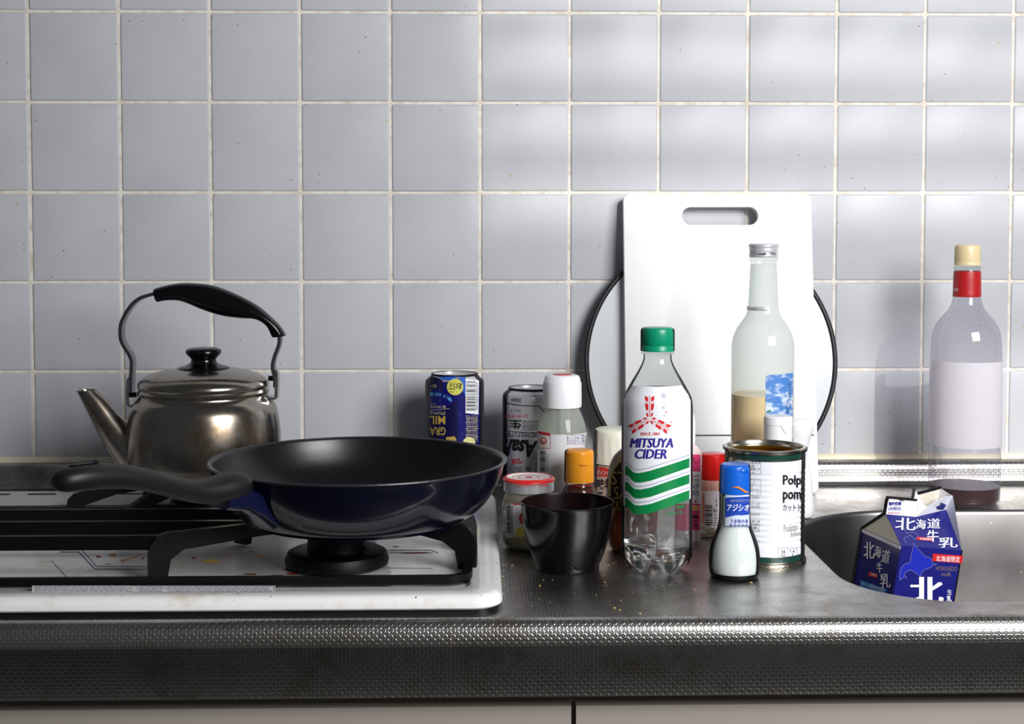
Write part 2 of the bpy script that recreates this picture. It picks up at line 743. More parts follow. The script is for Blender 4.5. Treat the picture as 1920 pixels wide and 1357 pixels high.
def build_front_wall():
    # unseen wall behind the camera, added to block sun; window with half-drawn blind
    Y0, Y1 = -2.72, -2.60
    x0, x1, z0, z1 = 0.57, 1.75, 0.985, 1.75
    wm = mat('plaster', (205, 200, 190), 0.9)
    bm = bmesh.new()
    box(bm, -0.75, x0, Y0, Y1, -0.86, 2.2)
    box(bm, x1, 1.9, Y0, Y1, -0.86, 2.2)
    u0, u1, v0, v1 = 1.02, 1.75, 0.42, 0.93       # added opening that lets sun onto the lower right wall
    box(bm, x0, u0, Y0, Y1, -0.86, z0)
    box(bm, u0, u1, Y0, Y1, -0.86, v0)
    box(bm, u0, u1, Y0, Y1, v1, z0)
    box(bm, x0, x1, Y0, Y1, z1, 2.2)
    structure(obj('added_front_wall', bm, wm, None, 0))
    w = structure(thing('window_1', 'window with a half drawn blind', 'window', (0, 0, 0)))
    del w['category']
    fm = mat('window frame white', (230, 230, 228), 0.5)
    bm = bmesh.new()
    for a in ((x0, x0 + .03, z0, z1), (x1 - .03, x1, z0, z1), (x0, x1, z0, z0 + .03), (x0, x1, z1 - .03, z1)):
        box(bm, a[0], a[1], Y0 + .02, Y1 + .005, a[2], a[3])
    obj('window_frame', bm, fm, w, 0)
    w2 = structure(thing('sun_opening', 'unseen low opening added to let sun onto the right side', 'window', (0, 0, 0)))
    del w2['category']
    bm = bmesh.new()
    for a in ((u0, u0 + .02, v0, v1), (u1 - .02, u1, v0, v1), (u0, u1, v0, v0 + .02), (u0, u1, v1 - .02, v1)):
        box(bm, a[0], a[1], Y0 + .02, Y1 + .005, a[2], a[3])
    obj('window_frame', bm, fm, w2, 0)
    sm = mat('blind slat', (214, 210, 202), 0.7)
    zz = [1.004, 1.105, 1.184, 1.262, 1.34, 1.42, 1.50, 1.58]
    first = None
    for k, z in enumerate(zz):
        if first is None:
            o = first = obj('slat', bevel_all(box(bmesh.new(), x0 + .035, x1 - .035, -.024, .024, -.0012, .0012), .0008, 1), sm, w, 0)
        else:
            o = first.copy()
            COL.objects.link(o)
        o.location = (0, -2.575, z)
        o.rotation_euler = (R(48), 0, 0)
    obj('head_rail', bbox(x0 + .03, x1 - .03, -2.60, -2.55, 1.70, 1.745, .002), fm, w, 0)


# =================================================================== WORKTOP AND SINK
XL, XR = -1.0, 1.15
YB, YF = -0.027, -0.5965


def uv_from(o, fn):
    me = o.data
    uvl = me.uv_layers.new(name='UVMap')
    for l in me.loops:
        uvl.data[l.index].uv = fn(me.vertices[l.vertex_index].co)


def build_worktop():
    steel = m_steel_top()
    t = thing('worktop', 'embossed stainless steel kitchen worktop with inset sink', 'worktop', (0, 0, 0))
    SX0, SX1, SY0, SY1 = 0.3205, 1.03, -0.5612, -0.1717
    SR = (0.10, 0.12, 0.135, 0.10)
    hole = rrect(SX0, SX1, SY0, SY1, SR, 14)
    o = obj('top_panel', fill2d([[(XL, YF), (XR, YF), (XR, YB), (XL, YB)], hole]), steel, t, 0)
    if o.data.polygons[0].normal.z < 0:
        o.data.flip_normals()
    uv_from(o, lambda c: (c.x, c.y))

    def sweep(name, sec):
        arc = [0.0]
        for a, b in zip(sec, sec[1:]):
            arc.append(arc[-1] + math.hypot(a[0] - b[0], a[1] - b[1]))
        bm = bmesh.new()
        rows = [[bm.verts.new((x, y, z)) for y, z in sec] for x in (XL, XR)]
        for i in range(len(sec) - 1):
            bm.faces.new((rows[0][i], rows[1][i], rows[1][i + 1], rows[0][i + 1]))
        bmesh.ops.recalc_face_normals(bm, faces=bm.faces[:])
        o = obj(name, bm, steel, t, 60)
        uvl = o.data.uv_layers.new(name='UVMap')
        n = len(sec)
        for l in o.data.loops:
            vi = l.vertex_index
            uvl.data[l.index].uv = (o.data.vertices[vi].co.x, arc[vi % n] + 0.001)
        return o
    back = cr([(YB, 0.0), (-0.0215, 0.0006), (-0.0175, 0.0040), (-0.0160, 0.0100), (-0.0152, 0.0205), (-0.0125, 0.0262), (-0.0070, 0.0288), (0.001, 0.0292)], 4)
    sweep('back_lip', back)
    fr = cr([(YF, 0.0), (YF - .0040, 0.0009), (YF - .0095, -0.0005), (YF - .0145, -0.0055), (YF - .0165, -0.0125), (YF - .0168, -0.0200)], 4)
    fr += [(YF - .0158, -0.0215), (YF - .0155, -0.0600), (YF - .011, -0.062), (YF + .005, -0.062)]
    sweep('front_edge', fr)
    # sink basin: loops offset inward from the rim

    def off(d):
        return rrect(SX0 + d, SX1 - d, SY0 + d, SY1 - d, [q - d for q in SR], 14)
    loops = []
    for d, z in ((-0.0002, 0.0), (0.0012, -0.0003), (0.0028, -0.0018), (0.0036, -0.005), (0.006, -0.06), (0.010, -0.150), (0.016, -0.170), (0.030, -0.178), (0.055, -0.180)):
        loops.append([(x, y, z) for x, y in off(d)])
    bm = loft(loops, False, True)
    bmesh.ops.recalc_face_normals(bm, faces=bm.faces[:])
    o = obj('sink_basin', bm, m_steel_sink(), t, 50)
    # base cabinet below, doors in the shade of the front edge
    c = thing('base_cabinet', 'pale wooden base cabinet under the stainless worktop', 'cabinet', (0, -0.32, -0.86))
    cm = mat('pale cabinet laminate', (150, 142, 132), 0.5)
    obj('body', box(bmesh.new(), XL + .01, 0.27, -0.255, 0.29, 0.0, 0.79), cm, c, 0)
    obj('body', box(bmesh.new(), 0.27, XR - .01, -0.255, 0.27, 0.0, 0.66), cm, c, 0)
    obj('top_rail', box(bmesh.new(), XL + .01, XR - .01, -0.2545, -0.24, 0.60, 0.797), cm, c, 0)
    for k in range(4):
        x = XL + .012 + k * 0.532
        d = obj('door', bbox(x, x + .528, -0.272, -0.256, 0.06, 0.785, .002), cm, c, 30)
        obj('handle', bbox(x + .2, x + .33, -0.288, -0.272, 0.735, 0.747, .003), STEEL, d, 30)


# =================================================================== STOVE
ST_XR = H(943, 1140, 0.004).x
ST_YF = -0.5915
STZ = 0.016
BUR = Vector((W(632, 1050, -0.465).x, -0.465, STZ))
KET = Vector((W(383, 860, -0.215).x, -0.215, 0.050))


def arch_plate(bm, pts, th, origin, ang):
    """upright plate: outline pts (radial distance, z) set on a ray from origin at angle ang, thickness th"""
    ca, sa = math.cos(ang), math.sin(ang)
    side = []
    for s in (-th / 2, th / 2):
        side.append([bm.verts.new((origin.x + r * ca - s * sa, origin.y + r * sa + s * ca, z)) for r, z in pts])
    n = len(pts)
    bm.faces.new(side[0][::-1])
    bm.faces.new(side[1])
    for i in range(n):
        j = (i + 1) % n
        bm.faces.new((side[0][i], side[0][j], side[1][j], side[1][i]))
    bmesh.ops.recalc_face_normals(bm, faces=bm.faces[:])
    return bm


def burner(parent, c, k=1.0):
    b = obj('burner', lathe([(.000, .0), (.046 * k, .0), (.0465 * k, .004), (.044 * k, .0105), (.041 * k, .012), (.027 * k, .0125), (.0265 * k, .013), (.026 * k, .0265), (.024 * k, .029), (.0, .0295)], 40), IRON, parent, 35, loc=(c.x, c.y, STZ - .002))
    for i in range(0, 24):
        pass
    cap = obj('burner_cap', lathe([(.0, .0290), (.022 * k, .0290), (.0225 * k, .0305), (.020 * k, .0325), (.0, .033)], 32), IRON, b, 35)
    return b


def build_stove():
    t = thing('gas_stove', 'white enamel gas stove with black iron pan supports on the steel worktop', 'stove', (0, 0, 0))
    x0, x1, y0, y1 = -0.66, ST_XR, ST_YF, -0.128
    loops = []
    for ins, z, r in ((0.006, 0.0045, .020), (0.0015, 0.0045, .024), (0.0, 0.006, .025), (0.0, 0.0085, .025), (0.0009, 0.0125, .0245), (0.0034, 0.0150, .023), (0.007, STZ, .021), (0.0255, STZ, .016), (0.0272, STZ - .0008, .015), (0.029, STZ - .0038, .014), (0.031, STZ - .0045, .013)):
        loops.append([(x, y, z) for x, y in rrect(x0 + ins, x1 - ins, y0 + ins, y1 - ins, r, 8)])
    bm = loft(loops, True, True)
    bmesh.ops.recalc_face_normals(bm, faces=bm.faces[:])
    en = m_enamel()
    obj('top_plate', bm, en, t, 40)
    bm = loft([[(x, y, z) for x, y in rrect(x0 + .004, x1 - .004, y0 + .004, y1 - .004, .018, 8)] for z in (0.0, 0.0046)])
    bmesh.ops.recalc_face_normals(bm, faces=bm.faces[:])
    obj('base_shadow_gap', bm, BLACK, t, 40)  # black inset stands in for the shadow gap under the stove
    # grey rear panel with vent slots
    bm = bbox(x0 + .012, x1 - .16, -0.215, -0.136, STZ - .006, STZ + .003, .0015)
    vp = obj('rear_panel', bm, mat('grey steel panel', (168, 168, 166), 0.5, 0.0), t, 30)
    for i in range(9):
        x = x0 + .06 + i * .05
        obj('vent_slot', bbox(x, x + .03, -0.158, -0.152, STZ + .002, STZ + .0036, .0004, 1), BLACK, vp, 0)
    # long ring bar of the pan support: rounded loop of square iron
    iron = IRON
    rx1 = H(886, 1088, STZ).x
    out = rrect(x0 + .03, rx1, -0.5475, -0.232, .022, 8)
    inn = rrect(x0 + .038, rx1 - .0085, -0.539, -0.2405, .014, 8)
    loops = [[(x, y, STZ - .004) for x, y in inn], [(x, y, STZ + .0050) for x, y in inn], [(x, y, STZ + .0058) for x, y in out], [(x, y, STZ - .001) for x, y in out]]
    bm = loft(loops + [loops[0]], False, False)
    bmesh.ops.remove_doubles(bm, verts=bm.verts[:], dist=1e-6)
    bmesh.ops.recalc_face_normals(bm, faces=bm.faces[:])
    obj('support_ring', bm, iron, t, 40)
    # three long bars running across toward the other burner
    xe = W(300, 1010, -0.52).x
    for y, xr, zt in ((-0.52, W(312, 1010, -0.52).x, .0512), (-0.46, W(455, 1000, -0.46).x, .0512), (-0.405, W(470, 980, -0.405).x, .0512)):
        obj('support_bar', bbox(x0 + .05, xr, y, y + .006, zt - .0122, zt, .0008), iron, t, 30)
    xa = W(283, 1040, -0.523).x
    for x in (xa - .30,):
        arch = [(-.545, STZ), (-.545, .0400), (-.5405, .0455), (-.523, .0505), (-.40, .0512), (-.40, .040), (-.515, .039), (-.533, .034), (-.534, STZ)]
        bm = bmesh.new()
        side = [[bm.verts.new((x + s, y, z)) for y, z in arch] for s in (-.0035, .0035)]
        bm.faces.new(side[0][::-1])
        bm.faces.new(side[1])
        for i in range(len(arch)):
            j = (i + 1) % len(arch)
            bm.faces.new((side[0][i], side[0][j], side[1][j], side[1][i]))
        bmesh.ops.recalc_face_normals(bm, faces=bm.faces[:])
        obj('support_leg', bm, iron, t, 30)
    # arms around the right burner
    ztop = .0555
    for a, rr in ((-12, .128), (24, .136), (80, .125), (140, .135), (-160, .166), (-130, .118)):
        if a == -130:
            continue
        pts = [(rr, STZ - .002), (rr, .036), (rr - .002, .044), (rr - .007, .0505), (rr - .016, .0535), (.085, ztop), (.030, ztop), (.028, ztop - .004), (.030, ztop - .009), (.07, .0445), (rr - .030, .038), (rr - .019, .030), (rr - .016, STZ - .002)]
        obj('support_arm', arch_plate(bmesh.new(), pts, .007, BUR, R(a)), iron, t, 30)
    burner(t, BUR)
    # rear burner and its star-shaped support under the kettle
    kc = Vector((KET.x, KET.y, STZ))
    burner(t, kc, 0.8)
    for a in (-168, -115, -60, -8, 45, 100, 150):
        if math.sin(R(a)) > .3:
            pts = [(.084, STZ), (.083, .042), (.078, KET.z), (.026, KET.z), (.026, .042), (.060, .038), (.068, .030), (.070, STZ)]
        else:
            pts = [(.142, STZ), (.140, .030), (.134, .036), (.085, KET.z), (.026, KET.z), (.026, .042), (.09, .034), (.122, .024), (.126, STZ)]
        obj('support_arm', arch_plate(bmesh.new(), pts, .006, kc, R(a)), iron, t, 30)
    # print and spills
    zf = STZ - .0045
    M = plane_mapper((0, 0, zf), (0, 0, 1), (0, 0, 0))
    MT = plane_mapper((0, 0, STZ), (0, 0, 1), (0, 0, 0))
    gl = mat('grey line print', (120, 124, 140), 0.4)

    lines = [lambda bm, q=q, w_=w_: stroke(bm, q, w_) for q, w_ in (
        ([(112, 1034), (148, 1034), (178, 1066), (300, 1067)], 2.2), ([(112, 1028), (152, 1028), (181, 1061), (300, 1062)], 1.4),
        ([(96, 1050), (126, 1082)], 1.2), ([(720, 1031), (808, 1031), (822, 1036)], 1.5), ([(716, 1035), (812, 1036)], 1.2), ([(715, 1064), (812, 1065)], 1.0))]
    for ln in lines:
        decal('printed_line', gl, ln, M, t, .0003, 20, 20)

    def sticker(bm):
        put_poly(bm, rect(60, 1097.5, 516, 1111))
    decal('instruction_sticker', mat('sticker', (222, 220, 220), 0.35), sticker, MT, t, .0002, 60, 0)

    def stxt(bm):
        rnd = random.Random(3)
        for y in (1098.5, 1101.5, 1104.5, 1107):
            x = 66
            while x < 505:
                w_ = rnd.uniform(3, 12)
                if not (238 < x < 252) and not (300 < x < 308):
                    put_poly(bm, rect(x, y, min(x + w_, 510), y + 1.5))
                x += w_ + rnd.uniform(1.5, 4)
        frame(bm, 246, 1097.8, 514, 1110, .7)
        stroke(bm, [(304, 1098), (302, 1110)], .7)
    decal('small_print', mat('faint grey print', (168, 168, 178), 0.4), stxt, MT, t, .0004, 60, 0)

    def blob(bm, cx, cy, rx, ry, seed):
        rnd = random.Random(seed)
        ph = [rnd.uniform(0, 6.28) for _ in range(4)]
        put_poly(bm, [(cx + rx * (1 + .22 * math.sin(2 * a + ph[0]) + .16 * math.sin(3 * a + ph[1]) + .1 * math.sin(5 * a + ph[2])) * math.cos(a), cy + ry * (1 + .2 * math.sin(2 * a + ph[3]) + .15 * math.sin(4 * a + ph[1])) * math.sin(a)) for a in [2 * PI * i / 22 for i in range(22)]])
    for nm, rgb, lst in (('red', (150, 34, 18), [(185, 1043, 5, 2.2), (420, 1042, 6, 1.6), (268, 1046, 3, 1.2), (363, 1046, 5, 1.2), (780, 1036, 22, 1.4), (550, 1075, 12, 2)]),
                         ('ochre', (186, 128, 58), [(212, 1040, 7, 3.5), (203, 1057, 5, 1), (488, 1042, 6, 2.4), (236, 1050, 2, 1), (470, 1034, 3, 1)]),
                         ('yellow', (206, 170, 40), [(394, 1052, 18, 3.6)]),
                         ('brown', (104, 70, 44), [(560, 1066, 34, 5), (470, 1076, 14, 2), (520, 1078, 10, 1.4), (742, 1024, 6, 1), (700, 1020, 5, 1)])):
        for i, (cx, cy, rx, ry) in enumerate(lst):
            decal('spill', mat('dried ' + nm + ' spill', rgb, 0.45), lambda bm: blob(bm, cx, cy, rx, ry, i * 7 + int(cx)), M, t, .0003, 0, 0)
    decal('spill', MATS['dried ochre spill'], lambda bm: stroke(bm, [(230, 1055), (228, 1051), (240, 1047), (256, 1043), (263, 1037)], 1.8), M, t, .0003, 0, 0)
    return t


# =================================================================== FRYING PAN
def build_pan():
    c = Vector((W(672, 866, -0.467).x, -0.467, 0.0553))
    t = thing('frying_pan', 'dark blue frying pan with black handle on the gas stove', 'frying pan', c)
    ro = 0.1318
    out = cr([(0.0, 0.0), (.088, 0.0), (.097, .0018), (.108, .0090), (.118, .0205), (.1255, .034), (.1298, .0465), (.1312, .0502), (ro, .0520)], 4)
    inn = cr([(ro - .0012, .0530), (.1285, .0518), (.1255, .0420), (.1185, .0270), (.108, .0145), (.097, .0062), (.088, .0040), (0.0, .0040)], 4)
    blue = mat('dark blue enamel', (6, 8, 24), 0.2, spec=0.4, coat=0.35)
    obj('body', lathe(out, 96), blue, t, 50)
    nonstick = mat('black nonstick coating', (13, 13, 15), 0.30, spec=0.45)
    obj('inner_coating', lathe([(ro, .0520)] + inn, 96), nonstick, t, 50)
    bm = bmesh.new()
    k = 96
    tube_loops = []
    for i in range(k):
        a = 2 * PI * i / k
        tube_loops.append([((ro + .0013 * math.cos(b)) * math.cos(a), (ro + .0013 * math.cos(b)) * math.sin(a), .0523 + .0013 * math.sin(b)) for b in [2 * PI * j / 8 for j in range(8)]])
    loft(tube_loops + [tube_loops[0]], False, False, bm=bm)
    bmesh.ops.remove_doubles(bm, verts=bm.verts[:], dist=1e-7)
    obj('rim', bm, mat('pan rim', (38, 40, 44), 0.3, 0.4), t, 0)
    # handle: runs out radially to the left and toward the room
    dr = Vector((-.640, -.768, 0)).normalized()
    up = Vector((0, 0, 1))
    side = Vector((-dr.y, dr.x, 0))
    # bracket
    bm = bmesh.new()
    loops = []
    for d, z, w_, h in ((.112, .020, .018, .010), (.126, .032, .016, .0105), (.140, .0395, .014, .0105), (.160, .0435, .013, .0105)):
        loops.append([dr * d + up * (z + dz * h) + side * (dw * w_) for dw, dz in ((-1, -.7), (-.7, -1), (.7, -1), (1, -.7), (1, .7), (.7, 1), (-.7, 1), (-1, .7))])
    loft(loops, bm=bm)
    bmesh.ops.recalc_face_normals(bm, faces=bm.faces[:])
    obj('bracket', bm, mat('blue bracket', (12, 16, 52), 0.2, 0.3, coat=0.5), t, 40)
    sec = []
    for d, z, w_, h in ((.1345, .0485, .0125, .0090), (.140, .0490, .0150, .0115), (.152, .0490, .0158, .0120), (.168, .0485, .0140, .0110), (.186, .0510, .0122, .0095), (.206, .0570, .0128, .0090), (.228, .0650, .0140, .0092), (.252, .0718, .0150, .0095), (.272, .0752, .0152, .0098), (.290, .0768, .0148, .0100), (.303, .0765, .0125, .0090), (.310, .0758, .0085, .0065), (.3125, .0755, .003, .0025)):
        sec.append((d, z, w_, h))
    sec = cr(sec, 3)
    loops = []
    for d, z, w_, h in sec:
        loops.append([dr * d + up * (z + h * math.copysign(abs(math.sin(b)) ** .85, math.sin(b))) + side * (w_ * math.copysign(abs(math.cos(b)) ** .85, math.cos(b))) for b in [2 * PI * j / 20 for j in range(20)]])
    bm = loft(loops)
    bmesh.ops.recalc_face_normals(bm, faces=bm.faces[:])
    h = obj('handle', bm, HANDLE, t, 60)
    # hanging hole near the end: a dark sunk oval
    cc = dr * .287 + up * (.0768 + .0098)
    bm = bmesh.new()
    ring = lambda a, b, z: [cc + dr * (a * math.cos(q)) + side * (b * math.sin(q)) + up * z for q in [2 * PI * j / 24 for j in range(24)]]
    loft([ring(.0135, .0058, .0004), ring(.0118, .0045, -.0002), ring(.0115, .0042, -.004)], False, True, bm=bm)
    bmesh.ops.recalc_face_normals(bm, faces=bm.faces[:])
    obj('hanging_hole', bm, BLACK, h, 40)


# =================================================================== KETTLE
def build_kettle():
    ax = Axis(383, KET.y, KET.z, 800)
    t = thing('kettle', 'tarnished stainless steel kettle with black arched handle behind the pan', 'kettle', ax.o)
    m = m_kettle()
    s = ax.s
    zb = 0.0
    outer = [(0, zb), (128 * s, zb), (138 * s, .003), (142.5 * s, .009)] + cr(ax.prof([(143, 860), (142, 815), (139, 785), (135, 765), (128, 752), (121, 745), (117.5, 740), (117, 734)]), 4)
    obj('body', lathe(outer + [(112 * s, outer[-1][1])], 80), m, t, 50)
    # lid
    lp = ax.prof([(112, 738), (121, 737), (121.5, 732), (119.5, 729.5), (118.5, 727)]) + cr(ax.prof([(118.5, 727), (121, 722), (118, 713), (104, 703), (80, 695.5), (50, 690.5), (20, 688)]), 3) + [(0, ax.z(687.5))]
    lid = obj('lid', lathe(lp, 80), m, t, 35)
    kp = cr(ax.prof([(50, 691), (46, 687.5), (33, 684), (25, 679.5), (23, 674)]), 3) + cr(ax.prof([(23, 673), (26, 669), (32, 663), (33.2, 659), (31, 654.5), (22, 651.5), (8, 650.2)]), 3) + [(0, ax.z(650))]
    obj('knob', lathe(kp, 40), PLBLACK, lid, 50)
    # spout: cone lying in the plane of the picture, pointing left
    o = ax.o

    def L(px, py, dy=0.0):
        return W(px, py, KET.y + dy) - o
    stations = [((162, 731), 18.5, 4), ((180, 757), 21.5, 3), ((205, 795), 27, 2), ((232, 832), 34, 1), ((262, 868), 42, 0)]
    loops = []
    axis = (L(262, 868) - L(160, 731)).normalized()
    sv = Vector((0, 1, 0))
    nv = axis.cross(sv).normalized()
    for k, ((px, py), hw, _) in enumerate(stations):
        c = L(px, py)
        n2 = nv
        if k == 0:
            n2 = Vector((1, 0, 0.03)).normalized()
        r = hw * s
        loops.append([c + n2 * (r * .98 * math.cos(q)) + sv * (r * .9 * math.sin(q)) for q in [2 * PI * j / 32 for j in range(32)]])
    lt = []
    for k in range(len(loops) - 1):
        for f in (0, .5):
            lt.append([a * (1 - f) + b * f for a, b in zip(loops[k], loops[k + 1])])
    lt.append(loops[-1])
    # inner wall of the mouth
    c0 = sum(lt[0], Vector()) / 32
    inner = [[c0 + (p - c0) * .9 for p in lt[0]], [c0 + axis * .02 + (p - c0) * .95 for p in lt[0]]]
    bm = loft([inner[1], inner[0]] + lt, True, True)
    bmesh.ops.recalc_face_normals(bm, faces=bm.faces[:])
    obj('spout', bm, m, t, 45)
    # brackets each side and the strap handle
    for (pts, sgn) in (([(243, 758), (242, 735), (243, 712), (246, 706)], -1), ([(519, 745), (520, 720), (520, 700), (517, 693)], 1)):
        bm = bmesh.new()
        path = [L(*p) for p in pts]
        lo = []
        for i, p in enumerate(path):
            hw = (.008, .008, .008, .005)[i]
            lo.append([p + Vector((a * .0016, b * hw, 0)) for a, b in ((-1, -1), (1, -1), (1, 1), (-1, 1))])
        loft(lo, bm=bm)
        # foot riveted to the shoulder
        p = path[0]
        q = L(262 if sgn < 0 else 502, 757 if sgn < 0 else 742)
        lo = [[pp + Vector((0, b * .009, a * .0014)) for a, b in ((-1, -1), (1, -1), (1, 1), (-1, 1))] for pp in (p, p * .5 + q * .5 + Vector((0, 0, -.001)), q)]
        loft(lo, bm=bm)
        bmesh.ops.recalc_face_normals(bm, faces=bm.faces[:])
        br = obj('bracket', bm, STEEL, t, 30)
        rp = L(246 if sgn < 0 else 514, 740 if sgn < 0 else 709)
        bm = tube([rp + Vector((-sgn * .006, 0, 0)), rp + Vector((sgn * .005, 0, 0))], .0028, 12)
        obj('rivet', bm, PLBLACK, br, 40)
    st = mat('dark strap steel', (120, 120, 124), 0.3, 1.0)
    left = cr([L(*p) for p in ((247, 735), (248, 705), (249.5, 680), (246, 666), (236, 650), (229.5, 636), (228, 618), (231, 602), (240, 584), (253, 567), (269, 556.5), (296, 549))], 3)
    right = cr([L(*p) for p in ((517, 725), (516.5, 706), (513, 692), (513, 680), (517, 665), (522, 652), (525, 640), (525, 622))], 3)
    for path in (left, right):
        P = [Vector(p) for p in path]
        lo = []
        for i, p in enumerate(P):
            tg = (P[min(i + 1, len(P) - 1)] - P[max(i - 1, 0)]).normalized()
            n = tg.cross(Vector((0, 1, 0))).normalized()
            lo.append([p + n * (a * .0018) + Vector((0, b * .0075, 0)) for a, b in ((-1, -1), (1, -1), (1, 1), (-1, 1))])
        bm = loft(lo)
        bmesh.ops.recalc_face_normals(bm, faces=bm.faces[:])
        obj('strap', bm, st, t, 30)
    upc = [(640, 140), (700, 122), (790, 105), (880, 103), (1010, 117), (1150, 167), (1290, 240), (1390, 322), (1450, 385), (1482, 438)]
    loc_ = [(662, 226), (720, 215), (800, 216), (868, 238), (960, 277), (1080, 313), (1200, 328), (1290, 334), (1355, 375), (1392, 448)]
    px = lambda q: (q[0] / 3.392 + 100, q[1] / 3.392 + 500)
    U = cr([tuple(L(*px(q))) for q in upc], 4)
    D = cr([tuple(L(*px(q))) for q in loc_], 4)
    lo = []
    n = len(U)
    for i, (u, d) in enumerate(zip(U, D)):
        u, d = Vector(u), Vector(d)
        c = (u + d) / 2
        a = (u - d) / 2
        f = i / (n - 1)
        w_ = .0105 + .0035 * math.sin(PI * f)
        lo.append([c + a * math.copysign(abs(math.sin(q)) ** .8, math.sin(q)) + Vector((0, w_ * math.copysign(abs(math.cos(q)) ** .8, math.cos(q)), 0)) for q in [2 * PI * j / 20 for j in range(20)]])
    bm = loft(lo)
    bmesh.ops.recalc_face_normals(bm, faces=bm.faces[:])
    bevel_all(bm, .001, 2, 60)
    obj('grip', bm, PLBLACK, t, 50)


# =================================================================== CANS
def build_blue_can():
    ax = Axis(852.5, -0.088, 0, 800)
    t = thing('beer_can', 'dark blue drinks can standing upside down against the tiled wall', 'can', ax.o)
    s = ax.s
    top = ax.top(695.5, 42)
    zs = ax.z(713)
    prof = [(0, .0), (.026, 0), (.027, .0015), (.0285, .006), (54.5 * s, .016), (54.7 * s, zs - .004)] + cr([(54.7 * s, zs - .004), (53.5 * s, zs + .0005), (47 * s, zs + .004), (43.5 * s, top - .002)], 3) + [(42.5 * s, top), (41 * s, top), (39 * s, top - .003), (25 * s, top - .007), (0, top - .010)]
    alu = mat('bare aluminium', (214, 214, 216), 0.25, 0.5)
    blue = mat('blue can paint', (24, 24, 112), 0.25, 0.25, coat=0.4)
    obj('shell', lathe(prof, 64), alu, t, 40)
    body = [(54.7 * s, .016), (54.7 * s, zs - .004)] + [p for p in prof if zs - .004 < p[1] < zs + .0022 and p[0] > 50 * s]
    obj('paint', lathe([(r + .0001, z) for r, z in body], 64), blue, t, 40)
    outl = [(54.7 * s, .016)] + prof[5:-5]
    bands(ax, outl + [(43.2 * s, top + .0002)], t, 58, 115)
    obj('top_rim', lathe([(43.4 * s, top - .002), (43.4 * s, top + .0006), (41.2 * s, top + .0006), (41.0 * s, top - .002)], 64), BLACK, t, 30)
    M = ax.mapper([(54.7 * s, .0), (54.7 * s, zs)])
    C = lambda x, y: (780 + x / 7.98, 680 + y / 7.98)

    def B(bm, s_, x0, y0, x1, y1, **k):
        a, b = C(x0, y0), C(x1, y1)
        put_text(bm, s_, a[0], a[1], b[0], b[1], **k)

    def dark(bm):
        put_poly(bm, [C(208, 226), C(300, 212), C(395, 258), C(400, 400), C(300, 395), C(208, 400)])
        put_poly(bm, [C(400, 700), C(620, 560), C(625, 1200), C(208, 1200), C(208, 760)])
    decal('dark_panel', mat('deep navy print', (17, 14, 62), 0.3), dark, M, t, .0002)

    def sky(bm):
        put_poly(bm, [C(310, 214), C(560, 206), C(640, 208), C(520, 262), C(420, 258)])
        put_poly(bm, [C(640, 208), C(738, 215), C(742, 500), C(700, 420)])
    decal('light_panel', mat('bright blue print', (44, 92, 190), 0.3), sky, M, t, .00022)
    decal('round_badge', mat('lime badge', (208, 204, 92), 0.4), lambda bm: put_poly(bm, disc(780 + 585 / 7.98, 680 + 362 / 7.98, 123 / 7.98)), M, t, .0003)

    def badge(bm):
        B(bm, 'お酒', 485, 298, 690, 400, rot=180, bold=.02)
        B(bm, 'です', 500, 420, 560, 446, rot=180)
    decal('badge_lettering', INK, badge, M, t, .0005)
    decal('barcode_panel', WPRINT, lambda bm: put_poly(bm, [C(742, 242), C(942, 262), C(935, 775), C(742, 752)]), M, t, .0003)

    def bars(bm):
        a, b = C(752, 278), C(890, 718)
        barcode(bm, a[0], a[1], b[0], b[1], True, 5, 26)
        B(bm, '4901004 036759', 896, 300, 926, 712, rot=90)
    decal('barcode', INK, bars, M, t, .0005)

    def gold(bm):
        B(bm, 'GRA', 205, 960, 445, 1085, rot=180, bold=.02)
        B(bm, 'MIL', 205, 795, 438, 920, rot=180, bold=.02)
        put_poly(bm, [C(450, 1112), C(540, 1122), C(575, 1098), C(605, 1140), C(600, 1170), C(450, 1150)])
    decal('gold_lettering', GOLD, gold, M, t, .0005)

    def wht(bm):
        B(bm, 'グランマイル', 212, 725, 440, 780, rot=180, bold=.01)
        B(bm, '軽くやわらかな', 212, 636, 440, 682, rot=180)
        B(bm, 'アサヒ', 212, 600, 295, 624, rot=180)
        stroke(bm, [C(208, 710), C(505, 686)], .5)
        B(bm, '生ビー', 208, 325, 305, 375, rot=180)
        for i in range(13):
            y = 785 + i * 31
            B(bm, ('炭酸飲料です飲酒は', '原材料名麦芽ホップ', 'お酒は二十歳から'), 745, y, 930, y + 24, rot=180) if False else B(bm, ('アルコール分', '原材料麦芽', '飲酒は二十歳', '製造所固有')[i % 4], 742 + (i % 3) * 8, y, 932 - (i % 2) * 12, y + 25, rot=180)
    decal('white_lettering', mat('pale gold print', (222, 214, 170), 0.4), wht, M, t, .0005)

    def arc(bm):
        for ch, x, y, tl in (('R', 522, 562, 30), ('I', 500, 540, 26), ('C', 470, 516, 22), ('H', 425, 498, 18), ('A', 365, 480, 10), ('N', 332, 474, 6), ('D', 298, 470, 3), ('R', 250, 470, 0), ('I', 225, 470, 0)):
            B(bm, ch, x - 14, y - 24, x + 14, y + 24, rot=180, tilt=tl, bold=.01)
    decal('arched_lettering', mat('sky print', (98, 168, 222), 0.4), arc, M, t, .0005)
    decal('lower_badge', mat('pale badge', (226, 222, 150), 0.4), lambda bm: put_poly(bm, disc(*C(795, 1200), 11.5)), M, t, .0006)


